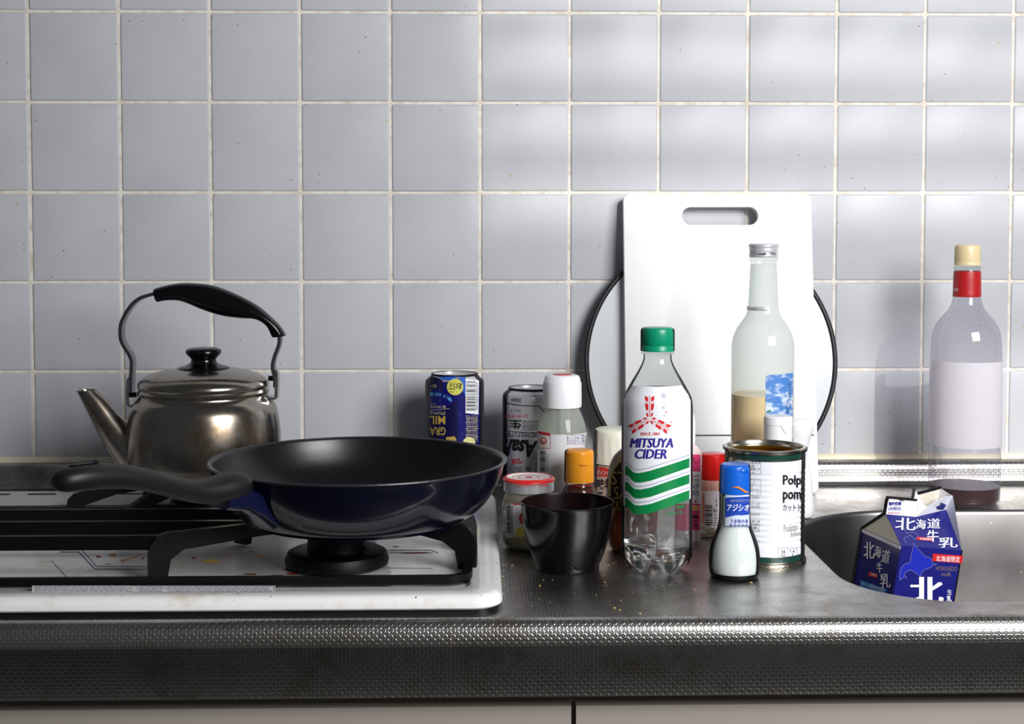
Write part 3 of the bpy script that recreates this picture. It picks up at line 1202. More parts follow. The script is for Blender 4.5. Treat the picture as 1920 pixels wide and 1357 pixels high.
def build_silver_can():
    ax = Axis(996.5, -0.094, 0, 820)
    t = thing('beer_can', 'silver drinks can standing upside down behind the white capped dressing bottle', 'can', ax.o)
    s = ax.s
    top = ax.top(721.5, 42)
    zs = ax.z(738)
    prof = [(0, .0), (.026, 0), (.027, .0015), (.0285, .006), (54 * s, .014), (54 * s, zs - .004)] + cr([(54 * s, zs - .004), (52.5 * s, zs + .0005), (46 * s, zs + .004), (43 * s, top - .002)], 3) + [(42 * s, top), (41 * s, top), (39 * s, top - .003), (25 * s, top - .007), (0, top - .010)]
    alu = mat('silver can paint', (196, 196, 202), 0.3, 0.4)
    obj('shell', lathe(prof, 64), alu, t, 40)
    bands(ax, [(54 * s, .014)] + prof[5:-5] + [(43 * s, top + .0002)], t, 58, 115)
    obj('top_rim', lathe([(43 * s, top - .002), (43 * s, top + .0006), (41 * s, top + .0006), (40.8 * s, top - .002)], 64), BLACK, t, 30)
    M = ax.mapper([(54 * s, .0), (54 * s, zs)])
    C = lambda x, y: (930 + x / 6.167, 700 + y / 6.167)

    def B(bm, s_, x0, y0, x1, y1, **k):
        a, b = C(x0, y0), C(x1, y1)
        put_text(bm, s_, a[0], a[1], b[0], b[1], **k)

    def blk(bm):
        stroke(bm, [C(125, 345), C(300, 372), C(500, 378), C(570, 455)], 1.5)
        stroke(bm, [C(95, 657), C(200, 675), C(480, 690)], 1.0)
        B(bm, '350ml', 175, 285, 290, 335, rot=180)
        B(bm, '生', 155, 540, 295, 640, rot=180, bold=.03)
        B(bm, '洗練されたクリアな味', 98, 680, 478, 742, rot=180, bold=.015)
        B(bm, 'Asahi', 30, 760, 485, 960, rot=180, bold=.04, shear=.25, tilt=4)
        for i in range(6):
            B(bm, ('FINE BREWED BEER', 'THE TASTE OF', 'CLEAR QUALITY')[i % 3], 305, 545 + i * 20, 505, 560 + i * 20, rot=180)
            B(bm, ('BEER', 'QUALITY')[i % 2], 100, 535 + i * 18, 140, 548 + i * 18, rot=180)
        for i in range(4):
            B(bm, ('DRAFT BEER SINCE', 'SUPERIOR TASTE', 'VERY FINE')[i % 3], 130 + 12 * i, 1075 + i * 24, 305, 1090 + i * 24, rot=180)
        B(bm, 'VERY', 340, 1070, 400, 1130, rot=180, tilt=-45)
    decal('black_lettering', INK, blk, M, t, .0004)

    def red(bm):
        B(bm, 'スーパードライ', 105, 470, 375, 515, rot=180, bold=.02)
    decal('red_lettering', RED, red, M, t, .0004)
    decal('red_lettering', RED, lambda bm: (B(bm, '“DR', 170, 985, 310, 1045, rot=180, bold=.02), B(bm, 'SUPER', 165, 1045, 235, 1062, rot=180)), M, t, .0004)
    decal('grey_lettering', mat('grey print', (108, 108, 116), 0.4), lambda bm: B(bm, '辛口・生', 165, 408, 290, 448, rot=180), M, t, .0004)


# =================================================================== BOTTLES AND JARS
def build_dressing():
    ax = Axis(1054, -0.150, 0, 820)
    t = thing('dressing_bottle', 'clear dressing bottle with ribbed white screw cap and white label', 'bottle', ax.o)
    s = ax.s
    prof = [(0, 0), (.020, 0), (44 * s, .003), (46 * s, .007)] + ax.prof([(46, 900), (46, 820)]) + cr(ax.prof([(46, 815), (44.5, 803), (40, 786), (33, 770), (28, 762), (27, 755)]), 4)
    haze = m_clear('hazy dressing glass', (226, 230, 222), diff=.42, dcol=(232, 236, 226))
    obj('bottle_body', lathe(prof, 56), haze, t, 50)
    fill = [(0, .002), (43 * s, .003), (44 * s, .008), (44 * s, ax.z(840)), (0, ax.z(840))]
    obj('dressing', lathe(fill, 40), mat('pale dressing', (214, 212, 200), 0.5), t, 40)
    lab = [(46 * s + .0003, ax.z(935)), (46 * s + .0003, ax.z(808))]
    obj('label_sleeve', lathe(lab, 56, ax.face - R(100), ax.face + R(100)), mat('white label', (228, 226, 226), 0.45), t, 40)
    # ribbed cap
    r = 35 * s
    z0, z1 = ax.z(762), ax.top(699, 30)
    n = 90
    loops = []
    for f, z, amp in ((1.02, z0, 0), (1.02, z0 + .0015, 0), (1.0, z0 + .0022, .0009), (.985, z1 - .009, .0009), (.98, z1 - .0075, 0), (.94, z1 - .003, 0), (.86, z1 - .0008, 0), (.74, z1, 0)):
        loops.append([((r * f + (amp if i % 2 else 0)) * math.cos(2 * PI * i / n), (r * f + (amp if i % 2 else 0)) * math.sin(2 * PI * i / n), z) for i in range(n)])
    bm = loft(loops)
    bmesh.ops.recalc_face_normals(bm, faces=bm.faces[:])
    cap = obj('cap', bm, WHITE, t, 60)
    bm = loft([[(r * .5 * math.cos(q), r * .5 * math.sin(q), z1 + e) for q in [2 * PI * i / 30 for i in range(30)]] for e in (0, .0003)])
    obj('cap_print', bm, RED, cap, 30)
    M = ax.mapper([(46 * s + .0003, 0), (46 * s + .0003, .2)])
    C = lambda x, y: (930 + x / 6.167, 700 + y / 6.167)

    def red(bm):
        a, b = C(472, 665), C(628, 710)
        put_poly(bm, [C(478, 662), C(630, 692), C(630, 724), C(476, 690)])
        frame(bm, C(480, 0)[0], C(0, 705)[1], C(630, 0)[0], C(0, 868)[1], .5)
        put_poly(bm, disc(*C(548, 778), 40 / 6.167))
    decal('red_print', RED, red, M, t, .0003)
    decal('cap_picture', mat('pale picture print', (236, 214, 190), 0.5), lambda bm: (put_poly(bm, disc(*C(550, 775), 26 / 6.167)), put_poly(bm, [C(520, 825), C(585, 825), C(600, 862), C(505, 862)])), M, t, .0006)

    def ink(bm):
        a, b = C(508, 900), C(572, 1140)
        barcode(bm, a[0], a[1], b[0], b[1], True, 9, 28)
        put_text(bm, '4 901577 046414', C(580, 0)[0], C(0, 925)[1], C(600, 0)[0], C(0, 1135)[1], rot=-90)
        stroke(bm, [C(528, 770), C(545, 790), C(570, 785)], .9)
    decal('barcode', INK, ink, M, t, .0007)

    def navy(bm):
        for i, s_ in enumerate(('チーズのコクとうま味、', '黒こしょうを加え、香り', '深く仕上げました。洋風', 'のサラダにどうぞ。')):
            put_text(bm, s_, *C(820, 700 + i * 32), *C(1025, 728 + i * 32))
    decal('navy_lettering', NAVY, navy, M, t, .0004)


def build_jar():
    ax = Axis(991.5, -0.345, 0, 960)
    t = thing('glass_jar', 'squat glass jar with red and white metal lid beside the black bowl', 'jar', ax.o)
    s = ax.s
    prof = [(0, 0), (36 * s, 0), (44 * s, .002), (49 * s, .008), (50 * s, .014)] + ax.prof([(50, 950), (49.5, 944)]) + cr(ax.prof([(49.5, 942), (47, 930), (43, 922), (43, 914)]), 3)
    obj('jar_body', lathe(prof, 56), m_clear('hazy jar glass', (236, 236, 226), diff=.25, dcol=(226, 222, 206)), t, 50)
    fill = [(0, .003), (44 * s, .004), (47 * s, .010), (47.5 * s, .035), (0, .035)]
    obj('contents', lathe(fill, 40), mat('pale olive paste', (206, 200, 168), 0.5), t, 40)
    z0, z1 = ax.z(919), ax.top(884.5, 46)
    obj('lid', lathe([(46 * s, z0), (47.5 * s, z0 + .0008), (47.5 * s, z1 - .0045), (49.5 * s, z1 - .0035)], 56), mat('silver lid skirt', (206, 204, 208), 0.3, 0.7), t, 40)
    obj('lid_top', lathe([(49.5 * s, z1 - .0035), (49 * s, z1 - .0018), (44 * s, z1), (41 * s, z1 - .0003), (40.8 * s, z1 - .0003)], 56), mat('red lid enamel', (208, 36, 34), 0.25), t, 40)
    disc_ = obj('lid_disc', lathe([(41 * s, z1 - .0003), (39 * s, z1 - .0012), (0, z1 - .0012)], 56), mat('white lid enamel', (240, 234, 230), 0.3), t, 40)
    for r0, r1, nm in ((0, 7, 'lid_ring'), (19, 20.5, 'lid_ring'), (30, 30.8, 'lid_ring')):
        obj(nm, lathe([(r0 * s, z1 - .0009), (r1 * s, z1 - .0009)], 40), RED, disc_, 0)
    M = ax.mapper([(47.5 * s, z0), (47.5 * s, z1)])
    decal('lid_lettering', RED, lambda bm: (put_text(bm, 'ふたをあける→OPEN', 966, 906, 1028, 913), put_text(bm, '開封後は', 947, 903, 962, 908)), M, t, .0004)
    MB = ax.mapper([(50 * s, 0), (50 * s, .1)])
    decal('label', mat('white label', (228, 226, 226), 0.45), lambda bm: put_poly(bm, rect(947, 944, 1036, 1008)), MB, t, .0004)

    def bc(bm):
        barcode(bm, 949.5, 945, 958, 1000, True, 4, 26)
        put_text(bm, '4902880010624', 959, 948, 961.5, 1000, rot=-90)
    decal('barcode', INK, bc, MB, t, .0008)
    decal('label_red_print', RED, lambda bm: (put_poly(bm, rect(962, 944, 1036, 946)), put_poly(bm, rect(962, 1005, 1036, 1006.5)), put_poly(bm, disc(980, 972, 7, ry=11))), MB, t, .0008)
    decal('label_yellow_print', mat('yellow print', (232, 208, 40), 0.4), lambda bm: put_poly(bm, disc(976, 998, 9)), MB, t, .0009)


def build_orange():
    ax = Axis(1086, -0.222, 0, 880)
    t = thing('spice_bottle', 'small spice bottle with orange flip cap behind the black bowl', 'bottle', ax.o)
    s = ax.s
    prof = [(0, 0), (30 * s, 0), (34 * s, .003), (34.5 * s, .01)] + cr(ax.prof([(34.5, 950), (34, 930), (31, 917), (27, 909), (25.5, 903)]), 3)
    obj('bottle_body', lathe(prof, 48), GLASS, t, 50)
    obj('spice', lathe([(0, .002), (30 * s, .002), (32.5 * s, .006), (32.5 * s, ax.z(925)), (27 * s, ax.z(912)), (0, ax.z(911))], 40), mat('dark red spice', (92, 42, 26), 0.8), t, 40)
    obj('neck_ring', lathe([(25.5 * s, ax.z(908)), (26 * s, ax.z(906.8)), (25.5 * s, ax.z(905.5))], 48), RED, t, 40)
    z0, z1 = ax.z(902), ax.top(838.5, 24)
    org = mat('orange plastic', (246, 160, 36), 0.32)
    cp = [(25 * s, z0), (27.6 * s, z0), (27.8 * s, z0 + .001)] + [(27.2 * s, z1 - .0045)] + cr([(27.2 * s, z1 - .0045), (26.6 * s, z1 - .002), (24 * s, z1 - .0004), (20 * s, z1)], 3) + [(0, z1)]
    cap = obj('cap', lathe(cp, 48), org, t, 50)
    bands(ax, cp[1:-2], t, 66, 120, right=False)
    # thumb ledge and thumb hollow
    a = ax.face + R(22)
    bm = bmesh.new()
    lo = []
    for k in range(9):
        b = a + R(-24 + 6 * k)
        e = .0022 * math.sin(PI * k / 8) + .0002
        rr = 27.4 * s
        lo.append([(rr * .97 * math.cos(b), rr * .97 * math.sin(b), ax.z(868)), ((rr + e) * math.cos(b), (rr + e) * math.sin(b), ax.z(867.5)), ((rr + e) * math.cos(b), (rr + e) * math.sin(b), ax.z(865)), (rr * .97 * math.cos(b), rr * .97 * math.sin(b), ax.z(863.5))])
    loft(lo, bm=bm)
    bmesh.ops.recalc_face_normals(bm, faces=bm.faces[:])
    obj('thumb_ledge', bm, org, cap, 60)


def build_bowl():
    ax = Axis(1063.5, -0.431, 0, 1000)
    t = thing('bowl', 'black lacquer bowl at the front of the worktop beside the stove', 'bowl', ax.o)
    s = ax.s
    z1 = (ax.top(922.5, 87) + ax.z(939)) / 2
    p = lambda f, z: (f * s, z)
    out = [(0, .0015), p(50, .0015), p(51, 0), p(58, 0), p(60, .0012)] + cr([p(60, .0035), p(67, .012), p(76, .026), p(82.5, .041), p(86.5, z1 - .004), p(88, z1 - .0006)], 4)
    inn = cr([p(87.2, z1), p(85.5, z1 - .0008), p(83.5, z1 - .008), p(78, .034), p(70, .020), p(58, .0085), p(30, .005)], 4) + [(0, .0045)]
    obj('bowl_body', lathe(out + inn, 80), mat('black lacquer', (9, 8, 10), 0.2, spec=0.3, coat=0.15), t, 45)
    obj('inner_tint', lathe([(r - .00025 if r > .0003 else 0, z + .0002) for r, z in inn[4:]], 80), mat('dark brown lacquer', (24, 12, 12), 0.22, spec=.3, coat=0.15), t, 45)


def build_pepper():
    ax = Axis(1156, -0.168, 0, 830)
    t = thing('seasoning_bottle', 'seasoning bottle with ribbed cream cap and red label behind the sauce bottle', 'bottle', ax.o)
    s = ax.s
    prof = [(0, 0), (38 * s, 0), (42 * s, .004)] + cr(ax.prof([(42, 930), (42, 880), (41.5, 872), (40, 868)]), 3)
    obj('bottle_body', lathe(prof, 48), mat('grey brown shaker glass', (196, 178, 156), 0.25), t, 50)
    z0, z1 = ax.z(866), ax.top(797.5, 38)
    r = 43 * s
    n = 72
    lo = []
    for f, z, amp in ((1.01, z0, 0), (1.01, z0 + .002, 0), (.985, z0 + .003, .0006), (.985, z1 - .013, .0006), (.985, z1 - .011, 0), (.97, z1 - .004, 0), (.93, z1 - .001, 0), (.86, z1, 0)):
        lo.append([((r * f + (amp if (i // 2) % 2 else 0)) * math.cos(2 * PI * i / n), (r * f + (amp if (i // 2) % 2 else 0)) * math.sin(2 * PI * i / n), z) for i in range(n)])
    bm = loft(lo)
    bmesh.ops.recalc_face_normals(bm, faces=bm.faces[:])
    obj('cap', bm, mat('cream plastic', (238, 236, 218), 0.35), t, 60)
    bands(ax, [(42.3 * s, .004), (42.3 * s, ax.z(868)), (r * 1.0, z0), (r * 1.0, z1 - .005), (r * .93, z1 - .0006)], t, 60, 125, right=False, eps=.0008)
    M = ax.mapper([(42 * s, 0), (42 * s, .2)])
    decal('red_label', mat('red label', (214, 56, 38), 0.4), lambda bm: put_poly(bm, [(1118.5, 876), (1128, 875), (1140, 878), (1165, 876), (1165, 895), (1118.5, 893)]), M, t, .0004)
    decal('label', mat('beige label', (214, 190, 170), 0.5), lambda bm: put_poly(bm, [(1118.5, 893), (1165, 895), (1165, 960), (1118.5, 958)]), M, t, .0003)

    def ink(bm):
        put_text(bm, '味', 1120, 880 + 3.5, 1135, 903, bold=.03) if False else put_text(bm, '味塩', 1119, 897, 1149, 917, bold=.03)
        put_text(bm, 'こし', 1119, 921, 1149, 940, bold=.03)
    decal('black_lettering', INK, ink, M, t, .0006)
    decal('white_lettering', WPRINT, lambda bm: put_text(bm, 'ダイショー', 1119, 881, 1148, 891, bold=.02), M, t, .0008)


def build_sauce():
    ax = Axis(1185, -0.357, 0, 950)
    t = thing('sauce_bottle', 'brown sauce bottle with dark oval label between the bowl and the cider bottle', 'bottle', ax.o)
    s = ax.s
    prof = [(0, 0), (36 * s, 0), (42 * s, .003), (44 * s, .008)] + cr(ax.prof([(47, 1000), (49, 950), (48, 905), (44, 878), (35, 855), (22, 842), (14, 836), (13, 828)]), 4)
    sy = 0.72
    brown = mat('brown sauce in glass', (92, 42, 20), 0.08, coat=0.6)
    obj('bottle_body', lathe(prof, 56, sy=sy), brown, t, 50)
    M = ax.mapper(prof, sy)
    cx = 1186
    tan = mat('pale shoulder glass', (190, 172, 134), 0.2)
    decal('shoulder', tan, lambda bm: put_poly(bm, [(cx + 46 * math.cos(a), 905 - 62 * math.sin(a)) for a in [PI * i / 24 for i in range(25)]] + [(cx - 46, 930), (cx + 46, 930)]), M, t, .0003)
    decal('label_border', GOLD, lambda bm: put_poly(bm, [(cx + 43 * math.cos(a), 905 - 50 * math.sin(a)) for a in [PI * i / 24 for i in range(25)]] + [(cx - 44, 955), (cx + 44, 955)]), M, t, .0006)
    decal('label', mat('dark brown label', (34, 20, 16), 0.4), lambda bm: put_poly(bm, [(cx + 40.5 * math.cos(a), 905 - 46 * math.sin(a)) for a in [PI * i / 24 for i in range(25)]] + [(cx - 42, 953), (cx + 42, 953)]), M, t, .0009)

    def gold(bm):
        put_text(bm, 'STEAK', 1146, 884, 1226, 908)
        put_text(bm, 'SAUCE', 1151, 912, 1221, 936)
        put_text(bm, '372', 1153, 940, 1180, 951)
    decal('gold_lettering', GOLD, gold, M, t, .0012)
    obj('cap', lathe(ax.prof([(14, 836), (16, 835), (16, 812)]) + [(0, ax.z(810))], 32), PLBLACK, t, 40)


def build_cider():
    ax = Axis(1232, -0.440, 0, 850)
    t = thing('soda_bottle', 'clear plastic soda bottle with green cap and white green striped sleeve', 'bottle', ax.o)
    s = ax.s
    up = cr(ax.prof([(66, 1040), (66, 900), (66, 790), (65.9, 770), (65.3, 757), (63.6, 746), (58.5, 734), (46, 712), (38, 699), (30, 684), (26, 673), (25.5, 664)]), 4)
    n = 60
    lo = []

    def foot(a):
        return max(0.0, math.cos(5 * (a - ax.face - R(36)))) ** .6
    for k in range(9):
        f = k / 8
        lp = []
        for i in range(n):
            a = 2 * PI * i / n
            w_ = foot(a)
            r0 = 66 * s
            # from the side wall down to the foot tip, arched between feet
            zf = .026 * (1 - f) ** 1.4 + .0
            za = .026 * (1 - f) ** 1.2 + .0125 * f
            z = za * (1 - w_) + zf * w_
            r = r0 * (1 - .34 * f ** 2.4) if w_ > .3 else r0 * (1 - .40 * f ** 1.8)
            r = r0 * (1 - .34 * f ** 2.4) * w_ + r0 * (1 - .55 * f ** 1.6) * (1 - w_)
            lp.append((r * math.cos(a), r * math.sin(a), z))
        lo.append(lp)
    lo = lo[::-1]
    lo.insert(0, [(x * .25, y * .25, .011) for x, y, z in lo[0]])
    bm = loft(lo + [[(r * math.cos(2 * PI * i / n), r * math.sin(2 * PI * i / n), z) for i in range(n)] for r, z in up[1:]], True, False)
    bmesh.ops.recalc_face_normals(bm, faces=bm.faces[:])
    obj('bottle_body', bm, CLEAR, t, 60)
    ft = loft([[(x * .985, y * .985, z + .0002) for x, y, z in lp] for lp in lo[1:]], True, True)
    bmesh.ops.recalc_face_normals(ft, faces=ft.faces[:])
    obj('petal_foot', ft, mat('solid clear plastic', (236, 238, 238), 0.03, trans=1.0, ior=1.38), t, 60)
    full = [(66 * s, .022)] + up
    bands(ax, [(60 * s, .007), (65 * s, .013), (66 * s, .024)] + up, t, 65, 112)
    neck = [(26 * s, ax.z(664)), (31 * s, ax.z(662.5)), (31 * s, ax.z(660)), (26 * s, ax.z(659))]
    obj('neck_ring', lathe(neck, 48), GLASS, t, 40)
    z0, z1 = ax.z(657.5), ax.top(611.5, 30)
    grn = mat('green cap plastic', (8, 136, 100), 0.32)
    r = 30.5 * s
    lo = []
    nn = 80
    for f, z, amp in ((1.02, z0, 0), (1.02, z0 + .0045, 0), (1.0, z0 + .0048, 0), (1.0, z0 + .0056, 0), (1.01, z0 + .006, .0003), (.985, z1 - .004, .0003), (.97, z1 - .0018, 0), (.93, z1 - .0004, 0), (.88, z1, 0)):
        lo.append([((r * f + (amp if i % 2 else 0)) * math.cos(2 * PI * i / nn), (r * f + (amp if i % 2 else 0)) * math.sin(2 * PI * i / nn), z) for i in range(nn)])
    bm = loft(lo)
    bmesh.ops.recalc_face_normals(bm, faces=bm.faces[:])
    obj('cap', bm, grn, t, 60)
    bands(ax, [(r * 1.03, z0), (r * 1.03, z1 - .003), (r * .98, z1 - .001)], t, 70, 115)
    M = ax.mapper(full)
    C = lambda x, y: (1140 + x / 5.22, 840 + y / 5.22)
    D = lambda x, y: (1140 + x / 5.22, 590 + y / 5.22)
    lowedge = [(152, 560), (165, 570), (205, 585), (235, 625), (265, 648), (320, 650), (420, 635), (600, 575), (795, 500), (809, 494)]
    # sleeve: wraps right round the bottle, lower edge cut along the wave in front
    sl = mat('white sleeve', (228, 229, 234), 0.3)
    topr = [(1173, 741), (1181, 729), (1186, 722.5), (1205, 724), (1232, 725), (1259, 724), (1278, 722.5), (1283, 729), (1291, 741)]
    decal('sleeve', sl, lambda bm: put_poly(bm, [(1169, 752)] + topr + [(1295, 752)] + [C(*p) for p in lowedge[::-1]]), M, t, .0003, 4, 2.5)
    obj('sleeve_back', lathe([(r_ + .00015, z) for r_, z in full if ax.z(950) < z < ax.z(728)], 30, ax.face + R(70), ax.face + R(290)), sl, t, 50)

    def emblem(bm):
        cx, cy = D(408, 1015)
        seg = ([(-9.2, 42.5), (-2.9, 39.7), (-2.5, 31.6), (-8.2, 33.9)], [(-8.8, 28.2), (-2.5, 27.4), (-2.5, 15.3), (-6.9, 16.3)], [(-6.9, 10.5), (-2.5, 9.6), (-2.5, 2.9), (-5.4, 4.8)],
               [(-8.3, 31.6), (-2.5, 30.2), (-2.5, 29.3), (-8.5, 30.4)], [(-6.9, 13.6), (-2.5, 12.8), (-2.5, 12.1), (-6.9, 12.9)])
        for k in range(3):
            a = R(120 * k)
            for sg in (-1, 1):
                for q in seg:
                    pts = []
                    for x, y in q:
                        x *= sg
                        px_, py_ = x * math.cos(a) - y * math.sin(a), x * math.sin(a) + y * math.cos(a)
                        pts.append((cx + px_, cy - py_))
                    put_poly(bm, pts)
            pts = []
            for x, y in ((-.5, 2), (.5, 2), (.5, 43), (-.5, 43)):
                px_, py_ = x * math.cos(a) - y * math.sin(a), x * math.sin(a) + y * math.cos(a)
                pts.append((cx + px_, cy - py_))
            put_poly(bm, pts)
        put_text(bm, 'SINCE 1884', *D(315, 1150), *D(505, 1180), bold=.02, shear=.2)
        for x, y, r_ in ((570, 953, 7), (617, 1050, 6)):
            put_poly(bm, disc(*D(x, y), r_ / 5.22, 12))
    decal('red_emblem', RED, emblem, M, t, .0005)

    def navy(bm):
        put_heavy(bm, 'MITSUYA', *D(213, 1208), *D(640, 1300), 1.0, shear=.2)
        put_heavy(bm, 'CIDER', *C(262, 10), *C(578, 103), 1.0, shear=.2)
    decal('navy_lettering', NAVY, navy, M, t, .0005)
    st = [([(165, 172), (200, 185), (225, 215), (250, 240), (300, 245), (400, 225), (600, 163), (797, 98)], [(165, 258), (200, 270), (225, 300), (260, 332), (320, 337), (420, 318), (600, 257), (797, 188)]),
          ([(165, 328), (200, 340), (230, 375), (260, 400), (320, 405), (420, 385), (600, 322), (797, 255)], [(165, 415), (200, 428), (230, 460), (260, 490), (320, 493), (420, 475), (600, 412), (797, 345)]),
          ([(165, 485), (200, 500), (230, 530), (260, 557), (320, 562), (420, 545), (600, 480), (797, 410)], [(165, 570), (205, 585), (235, 625), (265, 648), (320, 650), (420, 635), (600, 575), (797, 500)])]

    for a, b in st:
        decal('green_stripe', GREEN, lambda bm: put_poly(bm, [C(*p) for p in a] + [C(*p) for p in b[::-1]]), M, t, .0005)

    def green(bm):
        put_text(bm, 'Asahi', *C(665, 548), *C(752, 590), bold=.03, tilt=-12)
        put_text(bm, '三ツ矢サイダー', *C(552, 615), *C(750, 660), bold=.02, tilt=-6)
    decal('green_lettering', GREEN, green, M, t, .0005)

    def grey(bm, k):
        if k < 0:
            a = [(x, y - 38) for x, y in st[0][0]]
        else:
            a = [(x, y + 34) for x, y in st[k][1]]
        put_poly(bm, [C(x, y) for x, y in a] + [C(x, y + 12) for x, y in a[::-1]])
    sg_ = mat('silver grey print', (176, 178, 192), 0.3)
    for k in (-1, 0, 1):
        decal('grey_stripe', sg_, lambda bm: grey(bm, k), M, t, .0004)
    for x, y, r_ in ((545, 792, 24), (578, 856, 17), (543, 908, 14), (552, 987, 9)):
        decal('bubble_print', sg_, lambda bm: put_poly(bm, disc(*D(x, y), r_ / 5.22, 16)), M, t, .0004)


def build_pink():
    ax = Axis(1290, -0.320, 0, 900)
    t = thing('detergent_bottle', 'slim pink and white bottle standing behind the soda bottle', 'bottle', ax.o)
    s = ax.s
    prof = [(0, 0), (22 * s, 0), (24.5 * s, .003)] + cr(ax.prof([(24.5, 985), (25.5, 900), (25.5, 855), (24, 846), (18, 838), (13, 833), (12, 826)]), 3)
    sy = .8
    obj('bottle_body', lathe(prof, 40, sy=sy), mat('pale pink plastic', (226, 206, 204), 0.35), t, 50)
    obj('nozzle', lathe(cr(ax.prof([(12.5, 832), (13, 828), (13.5, 800), (12, 782), (9, 776)]), 3) + [(0, ax.z(775.5))], 32), WHITE, t, 50)
    M = ax.mapper(prof, sy)
    pk = mat('pink label', (226, 62, 118), 0.4)

    for q in ((1266, 852, 1313.5, 884), (1266, 944, 1313, 994)):
        decal('pink_label', pk, lambda bm: put_poly(bm, rect(*q)), M, t, .0003)
    decal('white_label', WPRINT, lambda bm: put_poly(bm, rect(1266, 884, 1313.5, 944)), M, t, .0003)

    decal('black_emblem', INK, lambda bm: stroke(bm, [(1299, 856), (1302, 866), (1306, 869), (1311, 865), (1313, 858)], .9), M, t, .0006)

    def ink(bm):
        put_poly(bm, rect(1299, 966, 1308, 971.5))
        for y in (975, 983, 988):
            put_poly(bm, rect(1299, y, 1308, y + 1.2))
    decal('black_print', INK, ink, M, t, .0006)
    decal('navy_lettering', NAVY, lambda bm: (put_text(bm, 'スポ', 1297, 906, 1311, 916), put_text(bm, '用洗', 1297, 919, 1311, 929)), M, t, .0006)
    decal('pink_lettering', pk, lambda bm: (put_text(bm, 'Repair', 1298, 889, 1312, 895), put_text(bm, 'Soap', 1298, 897, 1312, 902), put_poly(bm, [(1301, 942), (1304, 936), (1308, 942)])), M, t, .0006)
    decal('orange_print', mat('peach print', (244, 168, 120), 0.4), lambda bm: put_poly(bm, rect(1298, 947, 1311, 957)), M, t, .0006)


def build_redcap():
    ax = Axis(1336, -0.272, 0, 920)
    t = thing('salt_shaker', 'clear shaker with tall red cap and barcode label beside the tomato tin', 'shaker', ax.o)
    s = ax.s
    prof = [(0, 0), (21 * s, 0), (24 * s, .002)] + ax.prof([(25, 985), (24.5, 905), (23.5, 899), (22.5, 896)])
    obj('shaker_body', lathe(prof, 44), m_clear('hazy shaker', (226, 222, 216), diff=.4, dcol=(214, 202, 192)), t, 45)
    obj('salt', lathe([(0, .0015), (22 * s, .002), (23 * s, .004), (23 * s, ax.z(930)), (0, ax.z(930))], 40), mat('off white salt', (206, 192, 180), 0.9), t, 40)
    z0, z1 = ax.z(897), ax.top(846, 21)
    obj('cap', lathe([(22 * s, z0), (24.5 * s, z0), (24.8 * s, z0 + .001), (24 * s, z1 - .003), (23.3 * s, z1 - .001), (21 * s, z1), (0, z1)], 48), mat('red cap plastic', (208, 22, 18), 0.28), t, 40)
    M = ax.mapper(prof)
    decal('label', mat('pale label', (226, 216, 220), 0.45), lambda bm: put_poly(bm, rect(1316, 902, 1356, 993)), M, t, .0003)

    def org(bm):
        for i in range(9):
            put_poly(bm, rect(1316 + i * 4.4, 902, 1318.2 + i * 4.4, 920))
        put_poly(bm, rect(1317.5, 925, 1320.5, 991))
    decal('orange_stripe', mat('salmon print', (226, 128, 84), 0.4), org, M, t, .0006)

    def ink(bm):
        barcode(bm, 1322, 947, 1336, 988, True, 11, 20)
        put_text(bm, '4 916 1586', 1337.5, 952, 1341, 987, rot=90)
        put_text(bm, '原材料名 食塩', 1342, 935, 1344.5, 985, rot=90)
    decal('barcode', INK, ink, M, t, .0006)
    # crumpled film lying beside it
    c = H(1322, 1005, 0)
    bm = bmesh.new()
    bmesh.ops.create_icosphere(bm, subdivisions=4, radius=1)
    for v in bm.verts:
        d = v.co.normalized()
        k = 1 + .5 * noise.noise(d * 2.3) + .3 * noise.noise(d * 5.5) + .15 * noise.noise(d * 11)
        v.co = Vector((d.x * .012 * k, d.y * .008 * k, max(0, (d.z + .55) * .0065 * k)))
    o = obj('plastic_wrap', bm, mat('crumpled cellophane', (216, 208, 196), 0.22, spec=.6), None, 25, loc=c)
    tag(o, 'crumpled scrap of clear film at the foot of the red capped shaker', 'wrapper')


